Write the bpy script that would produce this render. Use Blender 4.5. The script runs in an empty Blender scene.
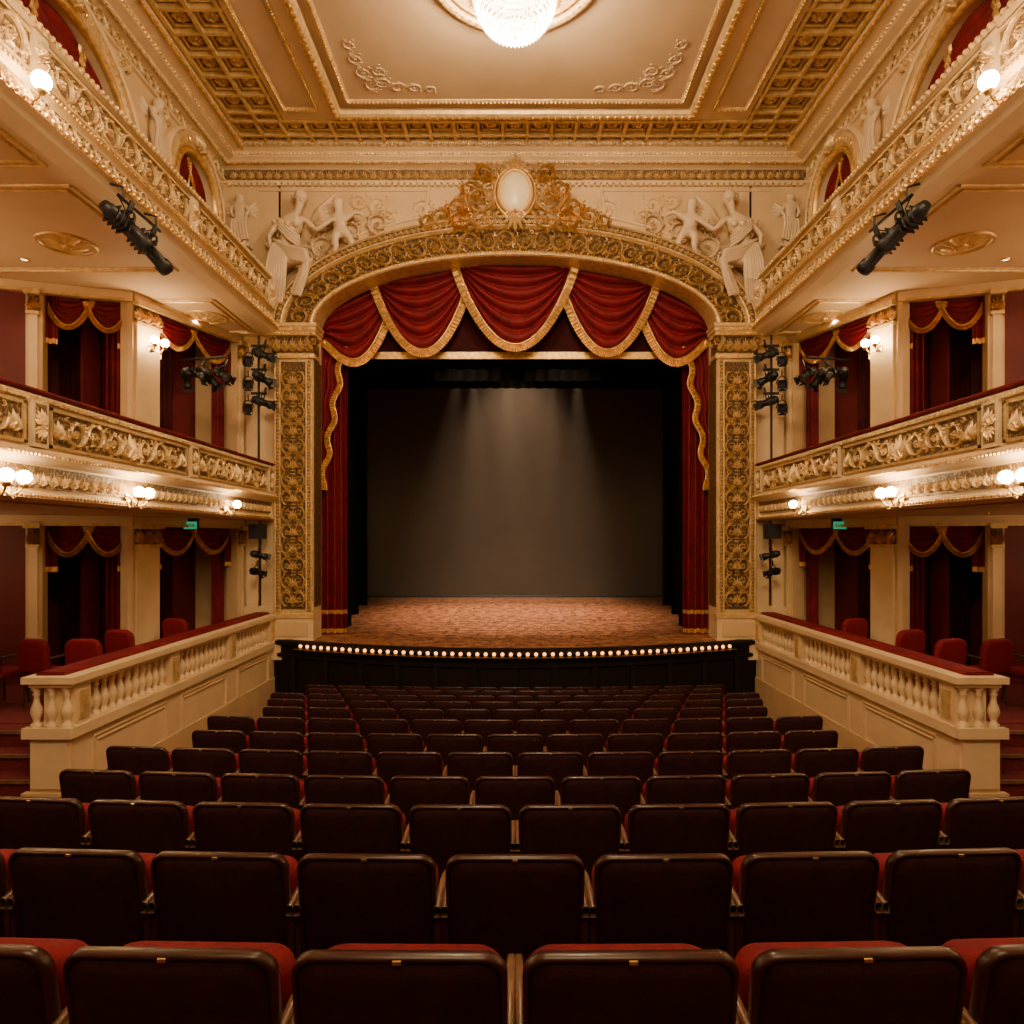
import bpy, math, random
import numpy as np
from mathutils import Vector, Matrix
random.seed(3)
pi=math.pi
D=bpy.data
SC=bpy.context.scene
COL=SC.collection

# ---------------------------------------------------------------- materials
MATS={}
def mat(name,col,rough=.6,metal=0.,var=.15,nscale=8.,bump=0.,bscale=None,emit=None,estr=0.,sheen=0.,kind=None,col2=None,coat=0.,spec=None):
    m=D.materials.new(name); m.use_nodes=True
    nt=m.node_tree; N=nt.nodes; L=nt.links
    b=N.get('Principled BSDF')
    b.inputs['Roughness'].default_value=rough
    b.inputs['Metallic'].default_value=metal
    if spec is not None: b.inputs['Specular IOR Level'].default_value=spec
    if sheen: 
        b.inputs['Sheen Weight'].default_value=sheen
        b.inputs['Sheen Tint'].default_value=(col[0]*2+.1,col[1]*2+.01,col[2]*2+.01,1)
    if coat: b.inputs['Coat Weight'].default_value=coat
    tc=N.new('ShaderNodeTexCoord')
    nz=N.new('ShaderNodeTexNoise'); nz.inputs['Scale'].default_value=nscale; nz.inputs['Detail'].default_value=5
    L.new(tc.outputs['Object'],nz.inputs['Vector'])
    rp=N.new('ShaderNodeValToRGB')
    c2=col2 or tuple(min(1,c*(1+var)) for c in col)
    c1=tuple(c*(1-var) for c in col) if not col2 else col
    rp.color_ramp.elements[0].position=.35; rp.color_ramp.elements[0].color=(*c1,1)
    rp.color_ramp.elements[1].position=.65; rp.color_ramp.elements[1].color=(*c2,1)
    L.new(nz.outputs['Fac'],rp.inputs['Fac'])
    colout=rp.outputs['Color']; hout=None
    if bump:
        bn=N.new('ShaderNodeTexNoise'); bn.inputs['Scale'].default_value=bscale or nscale*4; bn.inputs['Detail'].default_value=4
        L.new(tc.outputs['Object'],bn.inputs['Vector']); hout=bn.outputs['Fac']
    if kind=='relief':
        vo=N.new('ShaderNodeTexVoronoi'); vo.feature='SMOOTH_F1'; vo.inputs['Scale'].default_value=bscale
        dn=N.new('ShaderNodeTexNoise'); dn.inputs['Scale'].default_value=bscale*.5
        L.new(tc.outputs['Object'],dn.inputs['Vector'])
        mx=N.new('ShaderNodeVectorMath'); mx.operation='MULTIPLY_ADD'
        mx.inputs[1].default_value=(.25,.25,.25)
        L.new(dn.outputs['Color'],mx.inputs[0]); L.new(tc.outputs['Object'],mx.inputs[2])
        L.new(mx.outputs[0],vo.inputs['Vector'])
        r2=N.new('ShaderNodeValToRGB'); r2.color_ramp.elements[0].position=.1; r2.color_ramp.elements[0].color=(*c2,1)  # hollows coloured darker than bumps, recess shade put into base colour
        r2.color_ramp.elements[1].position=.5; r2.color_ramp.elements[1].color=(*c1,1)
        L.new(vo.outputs['Distance'],r2.inputs['Fac']); colout=r2.outputs['Color']
        iv=N.new('ShaderNodeMath'); iv.operation='SUBTRACT'; iv.inputs[0].default_value=1
        L.new(vo.outputs['Distance'],iv.inputs[1]); hout=iv.outputs[0]
    if kind=='planks':
        sx=N.new('ShaderNodeTexBrick'); sx.inputs['Scale'].default_value=1.0
        sx.inputs['Brick Width'].default_value=2.5; sx.inputs['Row Height'].default_value=.14
        sx.inputs['Mortar Size'].default_value=.006
        sx.inputs['Color1'].default_value=(*col,1); sx.inputs['Color2'].default_value=(*[c*.75 for c in col],1)
        sx.inputs['Mortar'].default_value=(*[c*.45 for c in col],1)
        L.new(tc.outputs['Object'],sx.inputs['Vector'])
        nn=N.new('ShaderNodeTexNoise'); nn.inputs['Scale'].default_value=5; nn.inputs['Detail'].default_value=9; nn.inputs['Roughness'].default_value=.9
        L.new(tc.outputs['Object'],nn.inputs['Vector'])
        rr=N.new('ShaderNodeValToRGB'); rr.color_ramp.elements[0].position=.46; rr.color_ramp.elements[0].color=(.26,.18,.16,1)
        rr.color_ramp.elements[1].position=.54; rr.color_ramp.elements[1].color=(1.6,1.5,1.4,1)
        L.new(nn.outputs['Fac'],rr.inputs['Fac'])
        mm=N.new('ShaderNodeMixRGB'); mm.blend_type='MULTIPLY'; mm.inputs[0].default_value=1
        L.new(sx.outputs['Color'],mm.inputs[1]); L.new(rr.outputs['Color'],mm.inputs[2]); colout=mm.outputs[0]
        hout=nn.outputs['Fac']
    L.new(colout,b.inputs['Base Color'])
    if hout is not None:
        bp=N.new('ShaderNodeBump'); bp.inputs['Strength'].default_value=bump; bp.inputs['Distance'].default_value=.02
        L.new(hout,bp.inputs['Height']); L.new(bp.outputs['Normal'],b.inputs['Normal'])
    if emit:
        b.inputs['Emission Color'].default_value=(*emit,1); b.inputs['Emission Strength'].default_value=estr
    MATS[name]=m
    return m
mat('cream',(.60,.41,.21),.55,0,.06,3,.08,30)
mat('cream_light',(.68,.49,.27),.5,0,.05,3,.06,30)
mat('ceiling_paint',(.63,.44,.25),.7,0,.05,1.5,.05,20)
mat('panel_paint',(.55,.38,.22),.7,0,.05,1.5,.05,20)
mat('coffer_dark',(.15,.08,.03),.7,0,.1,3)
mat('gold',(.72,.44,.15),.30,.7,.25,12,.25,60)
mat('gold_pale',(.66,.45,.20),.38,.35,.18,10,.2,60)
mat('gold_deep',(.05,.022,.006),.5,.2,kind='relief',bscale=30,bump=1.0,col2=(.40,.22,.06))  # dark base colour stands in for recess shade behind the gilding
mat('tan_bed',(.12,.065,.024),.6,.1,kind='relief',bscale=20,bump=.9,col2=(.40,.26,.11))  # bed darkened in colour as painted shade behind the ornament
mat('cream_bed',(.26,.15,.06),.6,.05,kind='relief',bscale=22,bump=.6,col2=(.50,.34,.16))  # frieze bed with recess shade painted into its tone
mat('plaster_sculpture',(.64,.47,.29),.5,0,.06,4,.1,25)
mat('velvet',(.125,.0016,.007),.65,0,.25,5,.15,60,sheen=.10,spec=.25)
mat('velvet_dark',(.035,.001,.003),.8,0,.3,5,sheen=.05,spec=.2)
mat('red_wall',(.115,.006,.009),.6,0,.15,2)
mat('carpet',(.12,.006,.008),.9,0,.3,30,.3,120)
mat('seat_fabric',(.024,.0028,.0042),.8,0,.2,18,.2,150,sheen=.03,spec=.25)
mat('seat_red',(.15,.0022,.010),.75,0,.2,18,.2,150,sheen=.15,spec=.25)
mat('seat_wood',(.038,.010,.007),.33,0,.3,9,coat=.12)
mat('arm_wood',(.17,.085,.045),.35,0,.3,9,coat=.2)
mat('black_metal',(.010,.010,.011),.45,.3,.2,9)
mat('black_cloth',(.004,.0035,.003),.95,0,.2,5,spec=.1)
mat('apron_black',(.008,.0045,.003),.7,0,.2,5,spec=.2)
mat('backdrop',(.085,.060,.042),.95,0,.06,1.2,spec=.1)
mat('stage_wood',(.38,.175,.09),.5,0,.2,6,.25,kind='planks')
mat('brass',(.70,.48,.18),.3,.9,.1,9)
mat('wood_dark',(.05,.02,.01),.4,0,.3,9)
mat('lamp_glass',(1,.9,.7),.3,0,0,1,emit=(1,.68,.34),estr=150)
mat('foot_bulb',(1,.8,.5),.3,0,0,1,emit=(1,.38,.10),estr=3.6)
mat('crystal',(.9,.85,.78),.08,0,.05,6,emit=(1,.86,.62),estr=6.5)
mat('mirror',(.84,.70,.46),.35,0,.05,6)
mat('exit_green',(.03,.35,.15),.5,0,0,1,emit=(.08,.8,.35),estr=.35)
mat('downlight',(1,.9,.7),.5,0,0,1,emit=(1,.75,.45),estr=6)  # glowing disc of the added soffit lamps
mat('lens',(.05,.05,.06),.08,.2,0,1)

# ---------------------------------------------------------------- mesh builder
class MB:
    def __init__(s): s.v=[];s.f=[];s.m=[];s.sm=[];s.n=0;s.mats=[]
    def add(s,VF,m,fmap=None,sm=False):
        V,F=VF
        V=np.asarray(V,float).reshape(-1,3)
        if fmap is not None: V=fmap(V)
        b=s.n; s.v.append(V); s.n+=len(V)
        if m not in s.mats: s.mats.append(m)
        mi=s.mats.index(m)
        s.f.extend([tuple(i+b for i in f) for f in F])
        s.m.extend([mi]*len(F)); s.sm.extend([sm]*len(F))
    def build(s,name,side=1,parent=None,origin=None):
        V=np.concatenate(s.v).copy()
        F=s.f
        if side<0:
            V[:,0]*=-1; F=[f[::-1] for f in F]
        if origin is None:
            lo=V.min(0);hi=V.max(0); origin=((lo[0]+hi[0])/2,(lo[1]+hi[1])/2,lo[2])
        V-=np.array(origin)
        me=D.meshes.new(name); me.from_pydata(V.tolist(),[],F)
        for k in s.mats: me.materials.append(MATS[k])
        me.polygons.foreach_set('material_index',s.m)
        me.polygons.foreach_set('use_smooth',s.sm)
        me.update()
        o=D.objects.new(name,me); COL.objects.link(o); o.location=origin
        if parent: 
            o.parent=parent; o.location=Vector(origin)-parent.location
        return o

def cat(parts):
    Vs=[];Fs=[];n=0
    for V,F in parts:
        V=np.asarray(V,float); Vs.append(V); Fs+= [tuple(i+n for i in f) for f in F]; n+=len(V)
    return np.concatenate(Vs),Fs
def box(x0,x1,y0,y1,z0,z1):
    V=[(x0,y0,z0),(x1,y0,z0),(x1,y1,z0),(x0,y1,z0),(x0,y0,z1),(x1,y0,z1),(x1,y1,z1),(x0,y1,z1)]
    F=[(0,3,2,1),(4,5,6,7),(0,1,5,4),(1,2,6,5),(2,3,7,6),(3,0,4,7)]
    return V,F
def grid(P):
    n,m,_=P.shape
    F=[(i*m+j,(i+1)*m+j,(i+1)*m+j+1,i*m+j+1) for i in range(n-1) for j in range(m-1)]
    return P.reshape(-1,3),F
def lathe(prof,seg=16,c=(0,0,0),axis='z'):
    a=np.linspace(0,2*pi,seg,endpoint=False)
    V=[];n=len(prof)
    for r,z in prof:
        for t in a: V.append((c[0]+r*math.cos(t),c[1]+r*math.sin(t),c[2]+z))
    F=[(i*seg+j,i*seg+(j+1)%seg,(i+1)*seg+(j+1)%seg,(i+1)*seg+j) for i in range(n-1) for j in range(seg)]
    return np.array(V),F
def sphere(c,r,seg=14,rings=9,sc=(1,1,1)):
    pr=[(r*math.sin(pi*i/rings),-r*math.cos(pi*i/rings)) for i in range(rings+1)]
    V,F=lathe(pr,seg); V=V*np.array(sc)+np.array(c); return V,F
def htube(pts,w,h,ns=4,taper=None):
    pts=np.asarray(pts,float); n=len(pts)
    t=np.gradient(pts,axis=0); t/= (np.linalg.norm(t,axis=1,keepdims=True)+1e-9)
    nn=np.stack([-t[:,1],t[:,0]],1)
    tp=np.ones(n) if taper is None else np.asarray(taper)
    P=np.zeros((n,ns+1,3))
    for k in range(ns+1):
        a=pi*k/ns
        P[:,k,:2]=pts+nn*(w*math.cos(a)*tp)[:,None]
        P[:,k,2]=h*math.sin(a)*tp
    return grid(P)
def tube3(pts,r,seg=6,closed=False):
    pts=np.asarray(pts,float); n=len(pts)
    t=np.gradient(pts,axis=0)
    if closed: t=np.roll(pts,-1,0)-np.roll(pts,1,0)
    t/= (np.linalg.norm(t,axis=1,keepdims=True)+1e-9)
    up=np.array([0,0,1.]); V=[]
    rr=np.ones(n)*r if np.isscalar(r) else np.asarray(r)
    prev=None
    for i in range(n):
        a=np.cross(t[i],up)
        if np.linalg.norm(a)<.2: a=np.cross(t[i],np.array([1.,0,0]) if prev is None else np.cross(prev,t[i])*1.0)
        if np.linalg.norm(a)<1e-6: a=np.array([1.,0,0])
        a/=np.linalg.norm(a)
        if prev is not None and np.dot(a,prev)<0: a=-a
        prev=a
        b=np.cross(t[i],a)
        for k in range(seg):
            q=2*pi*k/seg; V.append(pts[i]+rr[i]*(math.cos(q)*a+math.sin(q)*b))
    m=n if closed else n-1
    F=[(i*seg+j,i*seg+(j+1)%seg,((i+1)%n)*seg+(j+1)%seg,((i+1)%n)*seg+j) for i in range(m) for j in range(seg)]
    return np.array(V),F
def leaf(l,w,h):
    V=np.array([(0,0,0),(.35*l,-w,0),(.75*l,-.6*w,0),(l,0,0),(.75*l,.6*w,0),(.35*l,w,0),(.42*l,0,h)])
    return V,[(0,1,6),(1,2,6),(2,3,6),(3,4,6),(4,5,6),(5,0,6)]
def tr(VF,ang=0,off=(0,0),sc=1,dz=0):
    V,F=VF; V=np.array(V,float)
    c,s=math.cos(ang),math.sin(ang)
    x=V[:,0]*c-V[:,1]*s; y=V[:,0]*s+V[:,1]*c
    return np.stack([x*sc+off[0],y*sc+off[1],V[:,2]*sc+dz],1),F
def dome(r,h,seg=8,rings=3,c=(0,0)):
    V,F=lathe([(r*math.cos(pi/2*i/rings),h*math.sin(pi/2*i/rings)) for i in range(rings+1)],seg)
    V[:,0]+=c[0];V[:,1]+=c[1]; return V,F
def rosette(r,h,n=6):
    P=[tr(leaf(r,r*.38,h*.7),2*pi*k/n) for k in range(n)]
    P.append(dome(r*.28,h,6,2)); return cat(P)
def scroll():
    P=[]
    t=np.linspace(0,1,24); a=pi+2*pi*1.45*t; r=.42*(1-t)**.85+.07
    sp=np.stack([.5+r*np.cos(a),r*np.sin(a)],1)
    P.append(htube(sp,.045,.09,4,1-.5*t))
    st=np.array([(.5,-.42),(.66,-.40),(.82,-.31),(.93,-.17),(1.02,.0),(1.08,.12)])
    P.append(htube(st,.035,.07,4))
    for k in range(9):
        i=1+k*2; tt=t[i]; ang=a[i]
        P.append(tr(leaf(.19*(1-tt*.5),.065,.07),ang+.7,(.5+r[i]*math.cos(ang)*1.0,r[i]*math.sin(ang)*1.0)))
    for k in range(3):
        q=st[1+k]; P.append(tr(leaf(.2,.06,.06),-.9+.5*k,(q[0],q[1])))
    P.append(tr(leaf(.30,.07,.07),2.2,(.98,-.05)))
    P.append(tr(leaf(.26,.06,.07),1.5,(.97,.02)))
    for (cx,cy,sg) in((.1,.36,1),(.93,.34,-1)):
        tt=np.linspace(0,1,9); aa=sg*(1.0+4.2*tt); rr=.11*(1-tt)+.02
        P.append(htube(np.stack([cx+rr*np.cos(aa),cy+rr*np.sin(aa)],1),.022,.05,3))
    P.append(tr(rosette(.13,.11,5),0,(.5,0)))
    return cat(P)
SCROLL=scroll()
def mirv(T): V,F=T; V=np.array(V); V[:,1]*=-1; return V,[f[::-1] for f in F]
SCROLL_M=mirv(SCROLL)
def palmette():
    P=[]
    for k in range(-3,4):
        P.append(tr(leaf(.85-.09*abs(k),.10,.12),pi/2+k*.36,(0,-.42)))
    for s in(-1,1):
        t=np.linspace(0,1,10);a=pi/2-s*(-1.2+4.5*t); 
        P.append(htube(np.stack([s*.27+(.16*(1-t)+.03)*np.cos(a),-.28+(.16*(1-t)+.03)*np.sin(a)],1),.03,.07,3))
    P.append(dome(.09,.14,6,2,(0,-.38)))
    return cat(P)
PALM=palmette()
def eggT():
    P=[]
    V,F=dome(.26,.22,7,3); V=V*np.array([1,1.4,1]); P.append((V,F))
    a=np.linspace(-pi*1.0,0,8)
    P.append(htube(np.stack([.42*np.cos(a),.1+.52*np.sin(a)],1),.06,.12,3))
    P.append(tr(leaf(.6,.07,.1),pi/2,(.5,-.4)))
    return cat(P)
EGG=eggT()
BEAD=dome(.4,.4,6,2)
def place(mb,T,fmap,m,u,v,s,sh=None,sv=None,h0=0,rot=0,sm=False):
    V,F=T; V=np.array(V)
    if rot:
        c,q=math.cos(rot),math.sin(rot); V=np.stack([V[:,0]*c-V[:,1]*q,V[:,0]*q+V[:,1]*c,V[:,2]],1)
    V=V*np.array([s,s if sv is None else sv,s if sh is None else sh])+np.array([u,v,h0])
    mb.add((V,F),m,fmap,sm)
def pm(O,U,V,N):
    O,U,V,N=[np.array(q,float) for q in(O,U,V,N)]
    return lambda A:O+A[:,0:1]*U+A[:,1:2]*V+A[:,2:3]*N
def lbox(mb,f,u0,u1,v0,v1,h0,h1,m): mb.add(box(u0,u1,v0,v1,h0,h1),m,f)
def band(mb,T,f,m,u0,u1,v,s,step=None,h0=0,sv=None,sh=None,sm=False,rot=0):
    step=step or s; n=max(1,int(round((u1-u0)/step))); st=(u1-u0)/n
    for i in range(n): place(mb,T,f,m,u0+st*(i+.5),v,s,h0=h0,sv=sv,sh=sh,sm=sm,rot=rot)
def rinceau(mb,f,m,u0,u1,v,H,h0=0,sh=None):
    n=max(2,int(round((u1-u0)/(H*1.02)))); st=(u1-u0)/n
    for i in range(n):
        T=SCROLL if i%2==0 else SCROLL_M
        V=np.array(T[0]); F=T[1]
        V=V*np.array([st,H,sh or H*.9])
        V+=np.array([u0+st*i,v,h0]); mb.add((V,F),m,f)
def extr(mb,prof,a0,a1,mp,m,sm=False):
    P=np.array([[mp(p,q,t) for (p,q) in prof] for t in (a0,a1)],float)
    mb.add(grid(P),m,None,sm)
def curtain(mb,f,u0,u1,z0,z1,pleats,amp,m,rows=8,edge=None,trim=None,seed=0,h0=0):
    rnd=np.random.RandomState(seed); ph=rnd.rand()*6
    nu=int(pleats*7)+1
    U=np.linspace(0,1,nu); Z=np.linspace(z0,z1,rows+1)
    P=np.zeros((nu,rows+1,3))
    for j,z in enumerate(Z):
        vv=(z-z0)/(z1-z0)
        wv=np.sin(2*pi*pleats*U+ph+.5*math.sin(3*vv+ph))+.35*np.sin(2*pi*pleats*U*.53+2*ph+vv)
        P[:,j,0]=u0+(u1-u0)*U; P[:,j,1]=z; P[:,j,2]=h0+amp*wv
    mb.add(grid(P),m,f,True)
    if trim:
        for (ta,tb,tm) in trim:
            Q=np.zeros((nu,2,3))
            for k,z in enumerate((ta,tb)):
                vv=(z-z0)/(z1-z0)
                wv=np.sin(2*pi*pleats*U+ph+.5*math.sin(3*vv+ph))+.35*np.sin(2*pi*pleats*U*.53+2*ph+vv)
                Q[:,k,0]=u0+(u1-u0)*U; Q[:,k,1]=z; Q[:,k,2]=h0+amp*wv+.012
            mb.add(grid(Q),tm,f,True)
def fringe(mb,f,pts,w,m,up=-1,h=.0):
    pts=np.asarray(pts); n=len(pts)
    t=np.gradient(pts[:,:2],axis=0); t/=np.linalg.norm(t,axis=1,keepdims=True)+1e-9
    nn=np.stack([t[:,1],-t[:,0]],1)*up
    P=np.zeros((n,3,3))
    zig=np.where(np.arange(n)%2==0,1,-1)
    for k,(q,hh) in enumerate(((0,.02),(.25,.035),(1,.02))):
        P[:,k,:2]=pts[:,:2]+nn*(w*q)
        P[:,k,2]=pts[:,2]+hh+h+zig*.012*(k>0)
    mb.add(grid(P),m,f,False)
    cord=pts.copy(); cord[:,2]+=.03+h
    V,F=tube3(cord[::2],w*.13,5); mb.add((V,F),m,f,True)
def swag(mb,f,xa,xb,ztop,zbot,m,mf,folds=6,amp=.05,fw=.13,pw=.7,h0=0,depth=.12,nu=30,nv=44):
    def bottom(u):
        x=xa+(xb-xa)*u; s=np.sin(pi*u)**pw
        zt=ztop(x); return x,zt,zt*(1-s)+zbot*s,s
    u=np.linspace(0,1,nu); x,zt,zb,s=bottom(u)
    P=np.zeros((nu,nv,3))
    for j in range(nv):
        v=j/(nv-1)
        P[:,j,0]=x; P[:,j,1]=zt+(zb-zt)*v
        ww=v**.85*folds+.25*np.sin(3*u+v*2)
        saw=np.abs(np.sin(pi*ww))**.8
        P[:,j,2]=h0+depth*v*s+amp*s**.5*saw
    mb.add(grid(P),m,f,True)
    if mf:
        u=np.linspace(0.001,.999,120); x,zt,zb,s=bottom(u)
        pts=np.stack([x,zb,h0+depth*s+amp*.3],1)
        fringe(mb,f,pts,fw,mf,up=1)

# ---------------------------------------------------------------- layout constants
CAMZ=3.0
XF=4.65
CZ=10.62
YP=13.4
rd0=[1.6,2.5,3.4,4.35,5.3,6.2,7.15,8.1,9.0,9.95,10.9,11.8]
dr0=[.975,1.16,1.325,1.51,1.65,1.765,1.876,1.995,2.118,2.25,2.38,2.517]
rowd=[1.6,2.5,3.4,4.35,5.3,6.2,7.1,7.98,8.86,9.72,10.56,11.36]
drop=[float(np.interp(d,rd0,dr0)) for d in rowd]
rowz=[3-d-.88 for d in drop]

# ---------------------------------------------------------------- floor
mb=MB()
edges=[-3.6]+[(rowd[i]-.28) for i in range(12)]+[13.3]
zz=[rowz[0]]+rowz
def prof_floor(mb,x0,x1,ymax=None):
    for i in range(len(edges)-1):
        a,b=edges[i],edges[i+1]
        if ymax is not None: b=min(b,ymax)
        if a>=b: break
        mb.add(([(x0,a,zz[i]),(x1,a,zz[i]),(x1,b,zz[i]),(x0,b,zz[i])],[(0,1,2,3)]),'carpet')
        if i+1<len(zz): mb.add(([(x0,b,zz[i]),(x1,b,zz[i]),(x1,b,zz[i+1]),(x0,b,zz[i+1])],[(3,2,1,0)]),'carpet')
prof_floor(mb,-4.9,4.9)
prof_floor(mb,-8.4,-4.9,7.3); prof_floor(mb,4.9,8.4,7.3)
mb.build('floor')
for s in(-1,1):
    mb=MB()
    mb.add(box(5.12,8.25,8.2,13.3,-.6,.8),'carpet')
    for k in range(3):
        mb.add(box(5.15,8.25,7.3+.3*k,8.2,-.2,.25+.18*(k+1)),'carpet')
        mb.add(box(5.15,8.25,7.27+.3*k,7.31+.3*k,.25+.18*(k+1)-.03,.255+.18*(k+1)),'arm_wood')
    mb.build('gallery_steps',s)

# ---------------------------------------------------------------- outer walls
for s,nm in((-1,'wall_left'),(1,'wall_right')):
    mb=MB()
    mb.add(box(8.3,8.5,-3.6,13.4,-.6,7.0),'red_wall')
    mb.add(box(8.26,8.3,-3.6,10.2,.8,.95),'cream')
    mb.build(nm,s)
mb=MB(); mb.add(box(-8.5,8.5,-3.8,-3.6,-.6,10.8),'cream'); mb.build('wall_back')

# ---------------------------------------------------------------- upper side walls with arches
arches=[(12.25,.74,9.12),(8.75,1.40,8.35),(5.0,1.40,8.35),(1.2,1.40,8.35)]
XW=5.72
for s,nm in((-1,'wall_upper_left'),(1,'wall_upper_right')):
    mb=MB()
    y=13.4
    for c,r,zs in arches:
        mb.add(([(XW,y,7.15),(XW,c+r,7.15),(XW,c+r,CZ+.1),(XW,y,CZ+.1)],[(0,1,2,3)]),'cream')
        a=np.linspace(0,pi,25)
        Pn=np.array([[(XW,c+r*math.cos(t),zs+r*math.sin(t)),(XW,c+r*math.cos(t),CZ+.1)] for t in a]); mb.add(grid(Pn),'cream')
        Pn=np.array([[(XW,c+r*math.cos(t),zs+r*math.sin(t)),(XW+.3,c+r*math.cos(t),zs+r*math.sin(t))] for t in a])
        mb.add(grid(Pn),'cream_light')
        for q in(-1,1): mb.add(([(XW,c+q*r,7.15),(XW+.3,c+q*r,7.15),(XW+.3,c+q*r,zs),(XW,c+q*r,zs)],[(0,1,2,3)]),'cream_light')
        y=c-r
    mb.add(([(XW,y,7.15),(XW,-3.6,7.15),(XW,-3.6,CZ+.1),(XW,y,CZ+.1)],[(0,1,2,3)]),'cream')
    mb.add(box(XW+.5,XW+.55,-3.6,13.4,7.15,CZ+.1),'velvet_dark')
    f=pm((XW,0,0),(0,1,0),(0,0,1),(-1,0,0))
    for c,r,zs in arches:
        a=np.linspace(-.15,pi+.15,40)
        for rr,w,h,m in((r+.03,.05,.07,'gold'),(r+.20,.12,.08,'gold_pale'),(r+.35,.04,.07,'cream_light')):
            mb.add(htube(np.stack([c+rr*np.cos(a),zs+rr*np.sin(a)],1),w,h,5),m,f,True)
        n=int((r+.22)*pi/.13)
        for k in range(n):
            t=pi*(k+.5)/n
            place(mb,EGG,f,'gold',c+(r+.20)*math.cos(t),zs+(r+.20)*math.sin(t),.14,h0=.06,rot=t-pi/2)
        for q in(-1,1):
            lbox(mb,f,c+q*(r+.2)-.18,c+q*(r+.2)+.18,7.16,zs-.05,0,.06,'cream_light')
            lbox(mb,f,c+q*(r+.2)-.22,c+q*(r+.2)+.22,zs-.12,zs,0,.11,'gold_pale')
        place(mb,PALM,f,'gold_pale',c,zs+r+.26,.42,h0=.08,sh=.8)
    for c,z,q in((10.5,9.85,.55),(11.15,9.9,.34),(6.9,9.9,.6),(3.1,9.9,.6),(13.12,9.9,.28)):
        place(mb,PALM,f,'gold_pale',c,z-1.1 if q>.5 else z,q*.8,h0=.0,sh=.7)
    for c,z,q,r_ in((11.0,9.75,.36,1.2),(10.0,9.85,.36,1.9),(7.5,9.85,.36,1.2),(6.2,9.85,.36,1.9)):
        place(mb,SCROLL,f,'gold_pale',c,z,q,sh=.6,rot=r_)
    lbox(mb,f,-3.5,13.3,10.07,10.29,0,.005,'cream_bed')
    rinceau(mb,f,'gold_pale',-3.5,13.3,10.18,.22,h0=.01,sh=.4)
    mb.build(nm,s)
    mb=MB()
    pr=[(XW,10.02),(XW-.05,10.03),(XW-.05,10.07),(XW-.004,10.08),(XW-.004,10.28),(XW-.10,10.31),(XW-.14,10.38),(XW-.28,10.42),(XW-.30,10.5),(XW-.44,10.54),(XW-.52,10.62)]
    extr(mb,pr,-3.6,13.4,lambda p,q,t:(p,t,q),'cream_light')
    f2=pm((XW-.12,0,10.345),(0,1,0),(0,0,1),(-1,0,-.6))
    band(mb,EGG,f2,'gold_pale',-3.5,13.3,0,.12,.12,sh=.2)
    f3=pm((XW-.29,0,10.46),(0,1,0),(0,0,1),(-1,0,0))
    band(mb,BEAD,f3,'gold',-3.5,13.3,0,.08,.085)
    f4=pm((XW-.47,0,10.57),(0,1,0),(0,0,1),(-1,0,-.6))
    band(mb,EGG,f4,'gold',-3.5,13.3,0,.13,.13,sh=.2)
    mb.build('trim_cornice_'+('left' if s<0 else 'right'),s)
    for c,r,zs in arches:
        mb=MB()
        fd=pm((XW+.16,0,0),(0,1,0),(0,0,1),(-1,0,0))
        zt=lambda x:zs+np.sqrt(np.maximum(0,(r*.99)**2-(np.asarray(x)-c)**2))
        n=2 if r<1 else 3
        w=2*r/n
        for k in range(n):
            swag(mb,fd,max(c-r*.99,c-r+w*k-.03),min(c+r*.99,c-r+w*(k+1)+.03),zt,zs+.1-.1*(k!=1),'velvet','gold',folds=5,amp=.05,fw=.06,nu=18,nv=22,depth=.03)
        curtain(mb,fd,c-r*.98,c-r*.15,7.2,zs+.1,7,.03,'velvet',h0=-.06)
        curtain(mb,fd,c+r*.15,c+r*.98,7.2,zs+.1,7,.03,'velvet',h0=-.06,seed=2)
        mb.build('arch_drapery',s)

# ---------------------------------------------------------------- balconies
def lamp_unit(s,y,z,x=XF-.1,n=2,nrm=(-1,0),r=.062,sp=.22,name='sconce_lamp'):
    mb=MB()
    tx,ty=-nrm[1],nrm[0]
    f=pm((x,y,z),(tx,ty,0),(0,0,1),(nrm[0],nrm[1],0))
    mb.add(rosette(.09,.04,8),'brass',f)
    for k in range(n):
        u=(k-(n-1)/2)*sp
        t=np.linspace(0,1,9)
        pts=np.stack([u*t,-.09*np.sin(pi*t)+.0*t,.03+.15*t],1)
        mb.add(tube3(pts,.010,6),'brass',f,True)
        pts2=np.stack([u*(1-.3*np.cos(t*5)*t),-.12*np.sin(pi*t*.9),.03+.09*t],1)
        mb.add(tube3(pts2,.006,5),'brass',f,True)
        V,F=lathe([(0,-.03),(.028,-.03),(.04,-.005),(.044,.015),(.03,.02)],12)
        V=V[:,[0,2,1]]; V=V+np.array([u,0,.18]); mb.add((V,F),'brass',f,True)
        V,F=sphere((u,.012+r,.18),r); mb.add((V,F),'lamp_glass',f,True)
    mb.build(name,s)

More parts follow.
